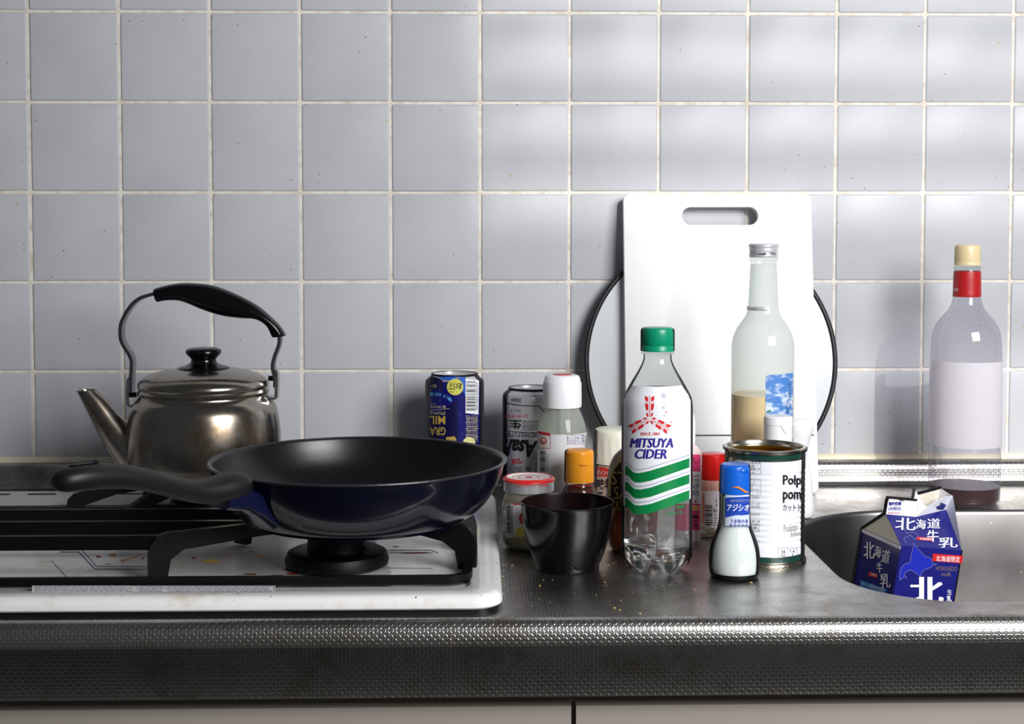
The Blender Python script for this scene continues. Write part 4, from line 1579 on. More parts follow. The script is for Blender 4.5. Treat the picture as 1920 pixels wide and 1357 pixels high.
def build_aji():
    ax = Axis(1377.5, -0.467, 0, 970)
    t = thing('seasoning_shaker', 'waisted glass shaker full of white seasoning with blue flip cap', 'shaker', ax.o)
    s = ax.s
    prof = [(0, .001), (36 * s, 0), (42 * s, .0006), (45 * s, .003)] + cr(ax.prof([(47, 1062), (47.3, 1045), (45, 1025), (39, 1006), (32.5, 990), (29, 972), (28.2, 950), (28.4, 928), (28, 922)]), 4)
    obj('glass', lathe(prof, 60), GLASS, t, 50)
    sp = [(max(r - .0016, 0), z) for r, z in prof if .003 <= z <= ax.z(926)]
    sp = [(0, .004), (sp[0][0] - .002, .004)] + sp + [(0, sp[-1][1])]
    obj('seasoning', lathe(sp, 56), mat('white seasoning', (238, 238, 242), 0.9), t, 50)
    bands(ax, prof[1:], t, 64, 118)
    obj('base_ring', lathe([(36 * s, .0002), (42.5 * s, .0006), (45.6 * s, .003), (46.6 * s, .0055)], 60), BLACK, t, 50)
    z0, z1 = ax.z(923), ax.top(864.5, 26)
    blue = mat('blue cap plastic', (16, 92, 196), 0.3)
    cp = [(27 * s, z0), (29 * s, z0), (29.2 * s, z0 + .002), (28.3 * s, z1 - .004), (27.6 * s, z1 - .0016), (25 * s, z1 - .0003), (20 * s, z1), (0, z1)]
    cap = obj('cap', lathe(cp, 52), blue, t, 45)
    bands(ax, cp[1:6], t, 68, 118)
    a = ax.face + R(42)
    lo = []
    for k in range(9):
        b = a + R(-24 + 6 * k)
        e = .0016 * math.sin(PI * k / 8) + .0002
        rr = 28.3 * s
        lo.append([(rr * .96 * math.cos(b), rr * .96 * math.sin(b), ax.z(881)), ((rr + e) * math.cos(b), (rr + e) * math.sin(b), ax.z(880)), ((rr + e) * math.cos(b), (rr + e) * math.sin(b), ax.z(875)), (rr * .96 * math.cos(b), rr * .96 * math.sin(b), ax.z(873))])
    bm = loft(lo)
    bmesh.ops.recalc_face_normals(bm, faces=bm.faces[:])
    obj('thumb_tab', bm, blue, cap, 60)
    M = ax.mapper(prof)
    C = lambda x, y: (1280 + x / 3.99, 760 + y / 3.99)
    decal('pale_label', mat('ice blue print', (196, 206, 226), 0.35), lambda bm: put_poly(bm, [C(318, 668), C(497, 668), C(500, 900), C(318, 900)]), M, t, .0003)
    decal('blue_label', mat('royal blue label', (30, 66, 168), 0.35), lambda bm: put_poly(bm, [C(318, 690), C(498, 680), C(498, 815), C(450, 822), C(400, 820), C(318, 838)]), M, t, .0005)
    decal('white_lettering', WPRINT, lambda bm: (put_text(bm, 'アジシオ', *C(332, 738), *C(500, 790), bold=.015, shear=.1)), M, t, .0009)
    decal('grey_lettering', mat('grey blue print', (150, 160, 196), 0.4), lambda bm: put_text(bm, 'AJINOMOTO', *C(352, 702), *C(505, 728)), M, t, .0009)

    def navy(bm):
        put_text(bm, 'うま味のあ', *C(360, 850), *C(492, 880), bold=.01)
        put_text(bm, 'まろやかな', *C(352, 884), *C(494, 912), bold=.01)
    decal('navy_lettering', NAVY, navy, M, t, .0008)

    def chip(bm):
        put_poly(bm, [C(360, 607), C(420, 606), C(470, 635), C(498, 650), C(470, 655), C(420, 622)])
    decal('label_corner', mat('worn orange print', (206, 120, 50), 0.5), chip, M, t, .0012)


def build_tin():
    ax = Axis(1433.5, -0.400, 0, 940)
    t = thing('tomato_tin', 'opened white tomato tin with ribbed sides and bare rim', 'tin', ax.o)
    s = ax.s
    z1 = ax.top(823.5, 74)
    r0 = 73.5 * s
    prof = [(r0 + .0012, 0), (r0 + .0016, .0012), (r0 + .0016, .0030), (r0, .0036), (r0, .010)]
    za, zb = .020, z1 - .020
    nrib = 13
    for k in range(nrib * 6 + 1):
        z = za + (zb - za) * k / (nrib * 6)
        prof.append((r0 - .00028 + .00028 * math.cos(2 * PI * k / 6), z))
    prof += [(r0, z1 - .010), (r0, z1 - .0042), (r0 + .0015, z1 - .0036), (r0 + .0018, z1 - .0012), (r0 + .0010, z1), (r0 - .0012, z1), (r0 - .0020, z1 - .0012), (r0 - .0022, z1 - .0048), (r0 - .0060, z1 - .0050)]
    tinm = mat('tin plate', (176, 170, 156), 0.25, 1.0)
    obj('tin_shell', lathe([(0, .0015), (r0 - .003, .0015)] + prof, 72), tinm, t, 40)
    inner = [(r0 - .0060, z1 - .0050), (r0 - .0055, z1 - .0075), (r0 - .0014, z1 - .009), (r0 - .0014, .004), (0, .004)]
    obj('inner_lacquer', lathe(inner, 64), mat('gold lacquer', (196, 142, 40), 0.25, 0.9), t, 40)
    lab = [p for p in prof[4:-7]]
    lr = [(r + .0002, z) for r, z in lab if .009 < z < z1 - .008]
    obj('label', lathe(lr, 48, ax.face - R(66), ax.face + R(66)), mat('white tin label', (226, 227, 232), 0.28, coat=.3), t, 50)
    gr = mat('dark green tin paint', (16, 58, 48), 0.3, coat=.3)
    obj('green_stripe', lathe([(r0 + .0003, z1 - .0085), (r0 + .0003, z1 - .0042)], 48, ax.face - R(70), ax.face + R(70)), gr, t, 0)
    obj('green_stripe', lathe([(r0 + .0003, .0045), (r0 + .0003, .0095)], 48, ax.face - R(70), ax.face + R(70)), gr, t, 0)
    outl = [(r + .0002, z) for r, z in prof[:-5]]
    bands(ax, outl, t, 64, 125, eps=.0004)
    M = ax.mapper([(r0, 0), (r0, .2)])
    C = lambda x, y: (1280 + x / 3.99, 760 + y / 3.99)

    def blk(bm):
        put_text(bm, 'Polp', *C(752, 520), *C(888, 615), bold=.02)
        put_text(bm, 'pom', *C(752, 645), *C(888, 728), bold=.02)
        put_text(bm, 'カットト', *C(752, 738), *C(886, 792))
    decal('black_lettering', INK, blk, M, t, .0008)

    def small(bm):
        frame(bm, *C(365, 388), *C(586, 515), .35)
        for i, s_ in enumerate(('■開け方と注意フタやリン', 'グの切り口で手を切', 'らないようお', '取り扱いにはご注意くだ', 'さい。')):
            put_text(bm, s_, *C(375, 396 + i * 23), *C(580 - (40 if i in (2, 4) else 0), 416 + i * 23))
        frame(bm, *C(500, 552), *C(586, 672), .35)
        stroke(bm, [C(545, 558), C(520, 610), C(535, 630), C(570, 625), C(560, 660)], .4)
        stroke(bm, [C(520, 580), C(508, 600), C(512, 625), C(530, 640)], .4)
        for s_, y in (('むらない', 680), ('して、人さ', 728), ('し方へ引き', 750), ('切り口で', 806), ('が黒く変', 858), ('分が見ら', 882), ('足置に', 906), ('おいて', 930), ('さい。', 1000)):
            put_text(bm, s_, *C(500, y), *C(580, y + 18))
    decal('small_print', mat('dark grey print', (66, 66, 76), 0.5), small, M, t, .0006)

    def box_(bm):
        frame(bm, *C(714, 1060), *C(890, 1138), .35)
        for x in (788, 858):
            stroke(bm, [C(x, 1062), C(x, 1138)], .3)
        put_text(bm, '28', *C(738, 1084), *C(768, 1108))
        put_text(bm, 'kcal', *C(738, 1112), *C(768, 1130))
        put_text(bm, '1.4', *C(805, 1080), *C(838, 1104))
        put_text(bm, 'g', *C(818, 1108), *C(828, 1124))
        put_text(bm, 'エネルギー たんぱく質', *C(722, 1066), *C(852, 1077))
        put_text(bm, '100g当たり', *C(716, 1144), *C(790, 1158))
    decal('nutrition_box', mat('dark grey print', (66, 66, 76), 0.5), box_, M, t, .0006)

    def script(bm):
        put_text(bm, 'Prodotto', *C(755, 885), *C(860, 942), shear=.35, tilt=-8)
        put_text(bm, 'Italiano', *C(808, 938), *C(884, 978), shear=.35, tilt=-8)
    decal('script_lettering', mat('taupe print', (168, 160, 152), 0.4), script, M, t, .0006)


def build_liquor():
    ax = Axis(1430, -0.245, 0, 700)
    t = thing('liquor_bottle', 'tall frosted glass bottle with silver screw cap, half full of amber drink', 'bottle', ax.o)
    s = ax.s
    prof = [(0, .006), (44 * s, 0), (54 * s, .002), (57.5 * s, .007)] + cr(ax.prof([(58.3, 960), (58.3, 800), (58.3, 680), (58.2, 650), (56, 634), (49, 616), (38, 600), (31, 588), (28.2, 575), (27.3, 560), (25.5, 520), (24, 495)]), 4)
    frost = m_clear('frosted glass', (238, 243, 240), diff=.46, dcol=(250, 252, 250))
    obj('bottle_body', lathe(prof, 60), frost, t, 50)
    neck = ax.prof([(24, 495), (24.5, 489), (27, 488), (27, 484), (24, 482), (23.5, 478)])
    obj('bottle_neck', lathe(neck, 48), GLASS, t, 40)
    zl = ax.z(738)
    obj('amber_drink', lathe([(0, .008), (50 * s, .004), (57 * s, .010), (57.4 * s, zl), (0, zl)], 56), mat('amber liquid', (250, 208, 118), 0.3, sub=0), t, 40)
    z0, z1 = ax.z(482), ax.top(456.5, 26)
    r = 26.5 * s
    nn = 100
    lo = []
    for f, z, amp in ((1.0, z0, 0), (1.02, z0 + .0004, 0), (1.02, z0 + .004, 0), (.985, z0 + .0045, 0), (.985, z0 + .0052, 0), (1.015, z0 + .0058, 0), (1.0, z0 + .0074, 0), (1.02, z0 + .009, 0), (1.0, z1 - .0036, 0), (1.02, z1 - .003, .0003), (1.02, z1 - .0008, .0003), (.97, z1, 0)):
        lo.append([((r * f + (amp if i % 2 else 0)) * math.cos(2 * PI * i / nn), (r * f + (amp if i % 2 else 0)) * math.sin(2 * PI * i / nn), z) for i in range(nn)])
    bm = loft(lo)
    bmesh.ops.recalc_face_normals(bm, faces=bm.faces[:])
    cap = obj('cap', bm, mat('silver cap', (222, 222, 226), 0.32, 0.45), t, 50)
    MC = ax.mapper([(r * 1.02, 0), (r * 1.02, .4)])
    decal('cap_lettering', INK, lambda bm: (put_poly(bm, [(1420, 475.2), (1434, 475.2), (1434, 473.8), (1439, 475.8), (1434, 477.8), (1434, 476.4), (1420, 476.4)]), put_text(bm, 'あける', 1406, 473, 1418, 478), put_text(bm, 'OPEN', 1442, 473, 1455, 478)), MC, t, .0004)
    # torn cap ring hanging at the neck foot
    pts = []
    zr = ax.z(577)
    for k in range(25):
        a = ax.face - R(105) + R(120) * k / 24
        pts.append(((29.8 * s) * math.cos(a), (29.8 * s) * math.sin(a), zr - .0002 * k / 24))
    bm = tube(pts, .0021, 8, flat=.35)
    obj('torn_cap_ring', bm, mat('silver cap', (222, 222, 226), 0.32, 0.45), t, 60)
    M = ax.mapper(prof)
    sk = mat('sky picture label', (96, 146, 206), 0.4)
    nt = NT(sk)
    v = nt.node('ShaderNodeMapping')
    nt.set(v.inputs[0], nt.obj())
    v.inputs['Scale'].default_value = (1.0, 1.0, 1.6)
    cl = nt.ramp(nt.noise(v.outputs[0], 75, 6, 0.62), 0.44, 0.66)
    nt.set(nt.b.inputs['Base Color'], nt.mix(cl, lin((74, 128, 196)), lin((214, 224, 238))))
    decal('picture_label', sk, lambda bm: put_poly(bm, [(1435.5, 703), (1460, 702), (1487, 699), (1486.5, 830), (1435.5, 834)]), M, t, .0003)

    def ink(bm):
        put_text(bm, '自然の恵みをそのまま', 1479, 718, 1482, 775, rot=-90)
        put_text(bm, '國産梅使用', 1475, 755, 1477.5, 775, rot=-90)
    decal('small_print', mat('slate print', (70, 90, 120), 0.5), ink, M, t, .0008)
    decal('leaf_print', GREEN, lambda bm: (put_poly(bm, disc(1440, 772, 2.2, 10)), put_poly(bm, disc(1444, 770, 1.8, 10))), M, t, .0008)
    # little twist of film sticking out at the side
    a = ax.o
    p = [W(1487, 684, -.245) - a, W(1496, 683.5, -.245) - a, W(1503, 687, -.245) - a, W(1508, 687, -.245) - a]
    obj('torn_film', tube(cr([tuple(q) for q in p], 3), .0007, 6, flat=.4), WHITE, t, 60)


def build_flip():
    ax = Axis(1458.5, -0.322, 0, 830)
    t = thing('flip_cap_bottle', 'small white bottle with rounded flip cap just behind the tomato tin', 'bottle', ax.o)
    s = ax.s
    prof = [(0, 0), (24 * s, 0), (27 * s, .003)] + ax.prof([(27, 960), (27, 830), (25.5, 824)])
    obj('bottle_body', lathe(prof, 44), WHITE, t, 45)
    z0, zm, z1 = ax.z(826), ax.z(795), ax.top(775, 24)
    cap = obj('cap', lathe([(25 * s, z0), (26.3 * s, z0), (26.3 * s, zm - .0008), (25.6 * s, zm - .0004), (25.6 * s, zm), (27 * s, zm + .0003), (26.8 * s, z1 - .004), (26 * s, z1 - .0016), (23 * s, z1 - .0002), (0, z1)], 48), WHITE, t, 30)
    a = ax.face + R(38)
    lo = []
    for k in range(11):
        b = a + R(-25 + 5 * k)
        rr = 26.4 * s
        d = .0075 * math.sin(PI * k / 10)
        lo.append([((rr + e) * math.cos(b), (rr + e) * math.sin(b), zm - d + q) for e, q in ((-.0004, -.0004), (.0008, -.0003), (.0008, .0003), (-.0004, .0004))])
    bm = loft(lo)
    bmesh.ops.recalc_face_normals(bm, faces=bm.faces[:])
    obj('thumb_hollow', bm, WHITE, cap, 60)


def build_detergent():
    ax = Axis(1494, -0.207, 0, 880)
    t = thing('bleach_bottle', 'large plain white plastic bottle with pinched waist beside the sink', 'bottle', ax.o)
    pts = [(None, 0, 20, 20), (None, .002, 27, 31), (958, None, 28, 33), (935, None, 27, 31.5), (900, None, 25, 28), (870, None, 22, 22), (850, None, 20, 19.5), (828, None, 21, 23), (808, None, 23, 29), (797, None, 22, 30.5), (789, None, 18, 26), (785, None, 10, 16), (783.5, None, 4, 6)]
    s = ax.s
    rows = []
    for row, z, l, r_ in pts:
        rows.append((z if row is None else ax.z(row), l * s, r_ * s))
    rows = sorted(rows)
    rows = [rows[0]] + [tuple(v) for v in cr(rows[1:], 4)]
    lo = []
    for z, l, r_ in rows:
        c = (r_ - l) / 2
        h = (r_ + l) / 2
        lo.append([(c + h * math.cos(q), min(.018, h * .95) * math.sin(q), z) for q in [2 * PI * i / 40 for i in range(40)]])
    bm = loft(lo)
    bmesh.ops.recalc_face_normals(bm, faces=bm.faces[:])
    obj('bottle_body', bm, WHITE, t, 60)


def build_board_and_lid():
    # round black-rimmed lid leaning on the tiles
    Yb, lean = -0.052, R(6.5)
    c = W(1333, 690, -0.0305)
    s = depth(c) / F_PX
    rad = 238.5 * s
    c.z = rad * math.cos(lean) + .001
    t = thing('pan_lid', 'round white lid with black rubber rim leaning on the tiles behind the cutting board', 'lid', (c.x, c.y, c.z))
    t.rotation_euler = (PI / 2 - lean, 0, 0)
    pr = [(0, .004), (.05, .0038), (.10, .003), (rad - .02, .0018), (rad - .006, .001), (rad - .005, -.001), (rad - .02, 0), (.1, .001), (0, .002)]
    obj('plate', lathe(pr, 96), mat('white lid enamel plate', (214, 216, 218), 0.25), t, 60)
    lo = []
    for i in range(96):
        a = 2 * PI * i / 96
        lo.append([((rad - .003 + .0032 * math.cos(b)) * math.cos(a), (rad - .003 + .0032 * math.cos(b)) * math.sin(a), .0032 * math.sin(b)) for b in [2 * PI * j / 10 for j in range(10)]])
    bm = loft(lo + [lo[0]], False, False)
    bmesh.ops.remove_doubles(bm, verts=bm.verts[:], dist=1e-7)
    bmesh.ops.recalc_face_normals(bm, faces=bm.faces[:])
    obj('rim', bm, mat('black rubber', (16, 16, 19), 0.5), t, 0)
    # cutting board
    Y0, Y1, th = -0.076, -0.0225, 0.010
    a, b = W(1171.5, 600, -0.045), W(1527, 600, -0.045)
    x0, x1 = a.x, b.x
    ztop = W(1350, 365.5, Y1).z
    ln = math.atan2(Y1 - Y0, ztop)
    hgt = ztop / math.cos(ln)
    o = thing('cutting_board', 'white plastic cutting board with a slotted grip standing against the wall', 'cutting board', ((x0 + x1) / 2, Y0, .0012))
    o.rotation_euler = (-ln, 0, 0)
    w = (x1 - x0) / 2
    k = hgt / (W(1350, 905, Y0).z - ztop + ztop + 1e-9) if False else 1
    sl0, sl1 = W(1278, 405, Y1).x - (x0 + x1) / 2, W(1420, 405, Y1).x - (x0 + x1) / 2
    zs0, zs1 = W(1350, 423, Y1).z / math.cos(ln), W(1350, 390, Y1).z / math.cos(ln)
    outline = rrect(-w, w, 0, hgt, .0085, 8)
    hole = rrect(sl0, sl1, zs0, zs1, (zs1 - zs0) / 2 - 1e-4, 8)
    bm = fill2d([outline, hole])
    extrude(bm, (0, 0, th))
    for v in bm.verts:
        v.co = Vector((v.co.x, v.co.z, v.co.y))
    bmesh.ops.recalc_face_normals(bm, faces=bm.faces[:])
    es = [e for e in bm.edges if len(e.link_faces) == 2 and e.calc_face_angle() > R(60)]
    bmesh.ops.bevel(bm, geom=es, offset=.0012, segments=2, profile=.5, affect='EDGES')
    m = mat('white polyethylene', (250, 250, 250), 0.4, sub=.1)
    nt = NT(m)
    s_ = nt.node('ShaderNodeSeparateXYZ')
    nt.set(s_.inputs[0], nt.obj())
    cb = nt.node('ShaderNodeCombineXYZ')
    nt.set(cb.inputs[0], s_.outputs[0])
    nt.set(cb.inputs[1], s_.outputs[2])
    nt.bump(emboss(nt, cb.outputs[0], .0017), .25, .0003)
    obj('board', bm, m, o, 40)
    zg = W(1335, 819, Y0).z
    obj('groove', bbox(-w + .004, w - .004, -.0003, .001, zg - .0010, zg + .0008, .0002, 1), mat('dark groove', (96, 92, 88), 0.7), o, 0)


def build_wine():
    ax = Axis(1811, -0.125, 0, 700)
    t = thing('wine_bottle', 'clear wine bottle with cream cap and red neck label, red dregs inside', 'bottle', ax.o)
    s = ax.s
    prof = [(0, .012), (40 * s, .002), (58 * s, 0), (63.5 * s, .003), (64.5 * s, .008)] + cr(ax.prof([(65.5, 900), (65, 700), (64, 650), (60, 620), (48, 598), (33, 580), (27, 565), (25, 548), (24.5, 520), (23.5, 505)]), 4)
    pet = m_clear('clear wine glass', (232, 232, 236), diff=.05, dcol=(240, 238, 242))
    obj('bottle_body', lathe(prof, 60), pet, t, 50)
    zl = ax.z(908)
    obj('wine', lathe([(0, .012), (40 * s, .0035), (58 * s, .002), (62.5 * s, .005), (63.8 * s, zl), (0, zl)], 56), mat('dark red wine', (58, 18, 18), 0.08), t, 40)
    nb = [(r + .0004, z) for r, z in prof if ax.z(556) <= z <= ax.z(507)]
    obj('neck_label', lathe([(25.6 * s, ax.z(556))] + nb + [(24.3 * s, ax.z(508))], 48), mat('red neck label', (176, 24, 28), 0.4), t, 50)
    M = ax.mapper([(25.6 * s, 0), (25.6 * s, .5)])
    decal('white_lettering', WPRINT, lambda bm: put_text(bm, 'WINE FACTORY', 1787.5 - 10, 541, 1797, 546) if False else put_text(bm, 'ORY', 1787.5, 540.5, 1797, 546), M, t, .0006, 2.5)
    lb = [(65.3 * s + .0004, ax.z(832)), (65.2 * s + .0004, ax.z(720)), (64.9 * s + .0004, ax.z(674))]
    obj('label', lathe(lb, 48, ax.face - R(105), ax.face + R(105)), m_clear('pale lilac label', (240, 236, 240), diff=.88, dcol=(246, 240, 246)), t, 40)
    z0, z1 = ax.z(497), ax.top(458.5, 22)
    n = 72
    r = 23.5 * s
    lo = []
    for f, z, amp in ((1.03, z0, 0), (1.05, z0 + .002, 0), (1.0, z0 + .004, 0), (1.0, z0 + .0045, .0004), (.97, z1 - .003, .0004), (.94, z1 - .001, 0), (.88, z1, 0)):
        lo.append([((r * f + (amp if i % 2 else 0)) * math.cos(2 * PI * i / n), (r * f + (amp if i % 2 else 0)) * math.sin(2 * PI * i / n), z) for i in range(n)])
    bm = loft(lo)
    bmesh.ops.recalc_face_normals(bm, faces=bm.faces[:])
    obj('cap', bm, mat('cream cap plastic', (226, 204, 160), 0.35), t, 50)
    obj('bottle_lip', lathe(ax.prof([(23.5, 505), (25, 503), (25, 500), (22, 498)]), 48), GLASS, t, 40)


def build_milk():
    # carton standing askew in the sink, gable opened on one side
    Pn = W(1690, 1022.5, -0.405)           # near top corner of the body
    w = 0.0685
    yaw, lean = R(17), R(8.5)
    ex = Vector((math.cos(yaw), math.sin(yaw), 0))      # along the front face, to the right and back
    ey = Vector((-math.sin(yaw), math.cos(yaw), 0))     # depth of the carton
    rot = Matrix.Rotation(lean, 3, Vector((0, 1, 0)))
    ex, ey, ez = rot @ ex, rot @ ey, rot @ Vector((0, 0, 1))
    base_len = (Pn.z + 0.1795 - w * max(0, -ex.z)) / ez.z
    hb = (Pn.z + 0.1800 + w * ex.z) / ez.z
    O = Pn - ez * hb
    t = thing('milk_carton', 'dark blue milk carton with opened gable standing tilted in the sink', 'carton', O)
    G = lambda x, y, z: ex * x + ey * y + ez * z - Vector((0, 0, 0))
    navy = mat('navy carton board', (26, 28, 112), 0.35, coat=.2)
    cream = mat('carton inner board', (222, 214, 196), 0.6)
    whiteb = mat('white carton board', (226, 226, 232), 0.45)
    bm = bmesh.new()
    v = [bm.verts.new(G(x, y, z)) for z in (0, hb) for x, y in ((0, 0), (w, 0), (w, w), (0, w))]
    for f in ((0, 3, 2, 1), (0, 1, 5, 4), (1, 2, 6, 5), (2, 3, 7, 6), (3, 0, 4, 7)):
        bm.faces.new([v[i] for i in f])
    bmesh.ops.recalc_face_normals(bm, faces=bm.faces[:])
    es = [e for e in bm.edges if len(e.link_faces) == 2]
    bmesh.ops.bevel(bm, geom=es, offset=.0006, segments=2, affect='EDGES')
    obj('carton_body', bm, navy, t, 40)
    gh = .0225
    fin = .0150
    xm = w * .50

    def sheet(name, pts, m, th=.0006, parent=t):
        b_ = bmesh.new()
        P = [Vector(p) for p in pts]
        n = (P[1] - P[0]).cross(P[2] - P[0]).normalized()
        a_ = [b_.verts.new(p) for p in P]
        c_ = [b_.verts.new(p - n * th) for p in P]
        b_.faces.new(a_)
        b_.faces.new(c_[::-1])
        for i in range(len(P)):
            j = (i + 1) % len(P)
            b_.faces.new((a_[i], c_[i], c_[j], a_[j]))
        bmesh.ops.triangulate(b_, faces=[f for f in b_.faces if len(f.verts) > 4])
        bmesh.ops.recalc_face_normals(b_, faces=b_.faces[:])
        return obj(name, b_, m, parent, 0)
    ridge = w / 2
    # front roof panel
    k1 = 1.36
    yr = ridge - .0018
    Rf = [G(0, 0, hb), G(w, 0, hb), G(w * 1.12, yr * k1, hb + gh * k1), G(xm, yr, hb + gh), G(0, yr, hb + gh)]
    front_roof = sheet('roof_panel', Rf, navy)
    sheet('roof_panel', [G(w, w, hb), G(0, w, hb), G(0, ridge + .001, hb + gh), G(xm, ridge + .002, hb + gh), G(w * .98, ridge + .014, hb + gh - .002)], navy)
    # tucked gusset on the left end, pale inside board
    g = sheet('gusset', [G(0, w, hb), G(0, 0, hb), G(0, ridge - .0012, hb + gh)], cream)
    sheet('gusset', [G(0, w, hb), G(0.001, ridge - .0012, hb + gh - .0004), G(0.0, ridge + .0012, hb + gh)], cream)
    # white lip along the top of the left side
    sheet('top_lip', [G(-.0004, w, hb - .0006), G(-.0004, w, hb - .0038), G(-.0004, 0, hb - .0038), G(-.0004, 0, hb - .0006)][::-1], whiteb, .0004)
    # closed half of the fin
    fin_pts = [(0, 0), (xm * 1.02, 0), (xm * 1.02, fin), (xm * .56, fin), (xm * .50, fin - .0016), (xm * .40, fin - .0016), (xm * .34, fin), (.003, fin), (.0008, fin - .001), (0, fin - .003)]
    fl = sheet('fin', [G(x, ridge - .0018, hb + gh + z) for x, z in fin_pts], whiteb, .0030)
    # opened half: front lip swung forward, back lip, right gusset
    A, Bp = G(xm, yr, hb + gh), G(w * 1.12, yr * k1, hb + gh * k1)
    D1 = Bp + ez * .0150 - ey * .0060
    sheet('spout_front', [A, Bp, D1, A * .3 + Bp * .7 + ez * .0158 - ey * .0068, A * .72 + Bp * .28 + ez * .0090 - ey * .0030, A + ez * .0130 - ey * .0006], whiteb)
    sheet('spout_back', [G(w * 1.08, ridge + .024, hb + gh * 1.2), G(xm, ridge + .003, hb + gh), G(xm, ridge + .004, hb + gh + fin * 1.0), G(xm * 1.16, ridge + .012, hb + gh + fin * 1.30), G(w * 1.13, ridge + .026, hb + gh + fin * 1.75)][::-1], cream)
    sheet('spout_side', [G(w, 0, hb), Bp, D1, G(w * 1.15, ridge + .014, hb + gh + fin * 1.55), G(w * 1.09, ridge + .004, hb + gh * .9)], whiteb)
    sheet('spout_side', [G(w, 0, hb), G(w * 1.09, ridge + .004, hb + gh * .9), G(w * 1.15, ridge + .014, hb + gh + fin * 1.55), G(w * 1.13, ridge + .026, hb + gh + fin * 1.75), G(w, w, hb)], whiteb)
    sheet('corner_flap', [A + ez * .0125, A * .78 + Bp * .22 + ez * .0085 - ey * .001, G(xm * 1.16, ridge + .010, hb + gh + fin * 1.25), G(xm * .98, ridge + .007, hb + gh + fin * 1.75), G(xm * .90, ridge + .003, hb + gh + fin * 1.2)], whiteb)
    # black edging of the board, as on the left and top outline
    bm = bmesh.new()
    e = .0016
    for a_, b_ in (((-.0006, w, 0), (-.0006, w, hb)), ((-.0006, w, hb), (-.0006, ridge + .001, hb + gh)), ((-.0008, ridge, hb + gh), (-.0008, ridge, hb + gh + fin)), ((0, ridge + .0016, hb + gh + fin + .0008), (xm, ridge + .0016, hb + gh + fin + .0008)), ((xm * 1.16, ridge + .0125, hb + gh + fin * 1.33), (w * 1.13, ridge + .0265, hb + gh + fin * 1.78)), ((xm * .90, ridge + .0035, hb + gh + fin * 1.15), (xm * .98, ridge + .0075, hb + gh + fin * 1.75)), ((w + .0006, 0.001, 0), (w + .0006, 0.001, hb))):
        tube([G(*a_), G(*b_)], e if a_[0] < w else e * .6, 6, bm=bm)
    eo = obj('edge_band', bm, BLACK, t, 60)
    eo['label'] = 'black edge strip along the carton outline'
    # print on the faces
    fn = lambda a_, b_: a_.cross(b_).normalized()
    MF = plane_mapper(O, fn(ex, ez), O)
    ML = plane_mapper(O, -ex, O)
    nr = (Vector(Rf[1]) - Vector(Rf[0])).cross(Vector(Rf[4]) - Vector(Rf[0])).normalized()
    MR = plane_mapper(O + Rf[0], nr, O)
    MN = plane_mapper(O + G(0, ridge - .0018, hb + gh), fn(ex, ez), O)
    C = lambda x, y: (1580 + x / 5.025, 880 + y / 5.025)

    def B(bm, s_, x0, y0, x1, y1, **k):
        put_text(bm, s_, *C(x0, y0), *C(x1, y1), **k)
    ki = dict(gx=0, gy=0, smooth=0)

    def wf(bm):
        put_heavy(bm, '北', *C(628, 1012), *C(952, 1290), 2.2)
        B(bm, '生', 985, 1130, 1030, 1180)
        put_heavy(bm, '乳', *C(978, 1190), *C(1026, 1245), .45)
    decal('white_lettering', WPRINT, wf, MF, t, .0005, **ki)

    def hk(bm):
        pts = [(668, 692), (720, 760), (775, 815), (840, 842), (850, 890), (885, 888), (820, 925), (760, 950), (728, 1010), (690, 975), (640, 945), (600, 960), (575, 985), (605, 1020), (570, 1015), (540, 1045), (535, 990), (555, 920), (585, 890), (635, 875), (645, 800), (665, 740)]
        return [C(*p) for p in pts]
    decal('map_print', mat('mid blue print', (32, 44, 168), 0.35), lambda bm: put_poly(bm, hk(bm)), MF, t, .0003, **ki)
    decal('map_outline', mat('silver blue print', (120, 124, 170), 0.35), lambda bm: stroke(bm, hk(bm) + hk(bm)[:1], .8), MF, t, .0005, **ki)
    decal('red_banner', RED, lambda bm: put_poly(bm, [C(*p) for p in ((850, 792), (1135, 812), (1122, 885), (845, 862))]), MF, t, .0005, **ki)
    decal('banner_lettering', WPRINT, lambda bm: B(bm, '北海道限定', 880, 815, 1105, 870, tilt=2.5), MF, t, .0008, **ki)

    def gold(bm):
        B(bm, 'HOKKAIDO', 878, 912, 1078, 955, tilt=2.5)
        B(bm, 'milk', 925, 965, 1025, 1005, shear=.3, tilt=2)
    decal('gold_lettering', mat('dull gold print', (128, 112, 110), 0.4), gold, MF, t, .0005, **ki)

    def wl(bm):
        put_heavy(bm, '北', *C(195, 680), *C(300, 840), .45)
        put_heavy(bm, '海', *C(295, 720), *C(365, 830), .45, tilt=8)
        put_heavy(bm, '道', *C(365, 755), *C(445, 880), .45, tilt=8)
        put_heavy(bm, '牛', *C(320, 875), *C(375, 975), .45)
        put_heavy(bm, '乳', *C(350, 980), *C(450, 1115), .45)
    decal('white_lettering', WPRINT, wl, ML, t, .0005, **ki)
    decal('red_tab', RED, lambda bm: put_poly(bm, [C(*p) for p in ((245, 960), (330, 985), (325, 1022), (240, 1000))]), ML, t, .0005, **ki)
    decal('tab_lettering', WPRINT, lambda bm: B(bm, '北海道限定', 258, 978, 320, 1003, tilt=14), ML, t, .0008, **ki)
    decal('blue_tab', mat('cyan tab print', (30, 120, 190), 0.4), lambda bm: put_poly(bm, [C(*p) for p in ((165, 1040), (420, 1125), (412, 1185), (160, 1110))]), ML, t, .0005, **ki)
    decal('blue_tab_lettering', WPRINT, lambda bm: B(bm, 'おいしさ長持ちESL製法', 172, 1085, 400, 1125, tilt=19), ML, t, .0008, **ki)

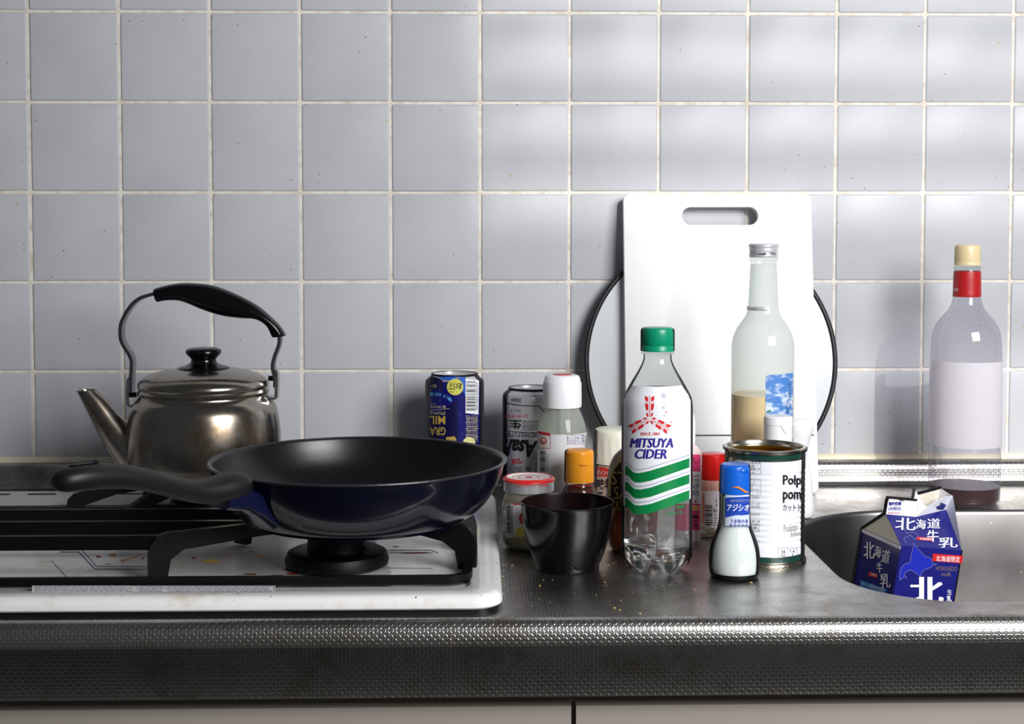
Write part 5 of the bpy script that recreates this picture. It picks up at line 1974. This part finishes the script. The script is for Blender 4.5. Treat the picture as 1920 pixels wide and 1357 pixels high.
    def wr(bm):
        put_heavy(bm, '北', *C(495, 455), *C(690, 570), .45, tilt=3)
        put_heavy(bm, '海', *C(690, 470), *C(785, 560), .45, tilt=3)
        put_heavy(bm, '道', *C(795, 460), *C(920, 555), .45)
        put_heavy(bm, '牛', *C(795, 570), *C(905, 680), .45)
        put_heavy(bm, '乳', *C(900, 640), *C(1085, 735), .45)
    decal('white_lettering', WPRINT, wr, MR, t, .0005, **ki)
    decal('red_tab', RED, lambda bm: put_poly(bm, [C(*p) for p in ((695, 632), (855, 645), (855, 675), (700, 662))]), MR, t, .0005, **ki)
    decal('tab_lettering', WPRINT, lambda bm: B(bm, '北海道限定', 725, 642, 845, 666, tilt=4), MR, t, .0008, **ki)
    decal('map_outline', mat('silver blue print', (120, 124, 170), 0.35), lambda bm: stroke(bm, [C(*p) for p in ((575, 545), (600, 600), (660, 590), (690, 600), (720, 640), (680, 660), (640, 620), (590, 640), (575, 660), (600, 690))], .8), MR, t, .0005, **ki)

    def fin_n(bm):
        B(bm, '賞味期限', 435, 305, 555, 340, bold=.03)
        B(bm, '(未開封)', 432, 350, 550, 390)
    decal('navy_lettering', NAVY, fin_n, MN, t, .0006, **ki)
    decal('red_lettering', RED, lambda bm: B(bm, '要冷蔵 10℃以下', 430, 400, 545, 418), MN, t, .0006, **ki)
    MS = plane_mapper(O + A, (Bp - A).cross(D1 - A), O)

    def arrow(bm):
        put_poly(bm, [C(*p) for p in ((890, 345), (930, 335), (925, 308), (978, 335), (950, 378), (942, 358), (900, 372))])
    decal('arrow_print', mat('navy arrow print', (34, 48, 120), 0.4), arrow, MS, t, .0012, **ki)


def build_crumbs():
    rnd = random.Random(21)
    bm = bmesh.new()
    spots = [(1490, 1060), (1012, 1098), (1162, 1144), (1200, 1150), (1152, 1140), (960, 1060), (970, 1046), (1345, 1022), (1408, 1092), (1150, 1056), (1140, 1060)]
    spots += [(rnd.uniform(950, 1320), rnd.uniform(1085, 1140)) for _ in range(26)] + [(rnd.uniform(940, 950), rnd.uniform(1020, 1120)) for _ in range(14)]
    for i, (px, py) in enumerate(spots):
        p = H(px, py, 0)
        k = .0014 if i < 11 else rnd.uniform(.0004, .0008)
        g = bmesh.ops.create_icosphere(bm, subdivisions=1, radius=1)
        a = rnd.uniform(0, 6.28)
        for v in g['verts']:
            x, y = v.co.x * k * 1.3, v.co.y * k * .7
            v.co = Vector((p.x + x * math.cos(a) - y * math.sin(a), p.y + x * math.sin(a) + y * math.cos(a), (v.co.z + .8) * k * .3))
    o = obj('crumbs', bm, mat('pale crumb', (220, 190, 120), 0.7), None, 0)
    o['kind'] = 'stuff'
    tag(o, 'pale food crumbs scattered on the steel worktop', 'crumbs')


build_wall()
build_front_wall()
build_worktop()
build_stove()
build_board_and_lid()
build_pan()
build_kettle()
build_blue_can()
build_silver_can()
build_wine()
build_liquor()
build_detergent()
build_dressing()
build_pepper()
build_sauce()
build_cider()
build_tin()
build_aji()
build_bowl()
build_jar()
build_orange()
build_pink()
build_redcap()
build_flip()
build_milk()
build_crumbs()
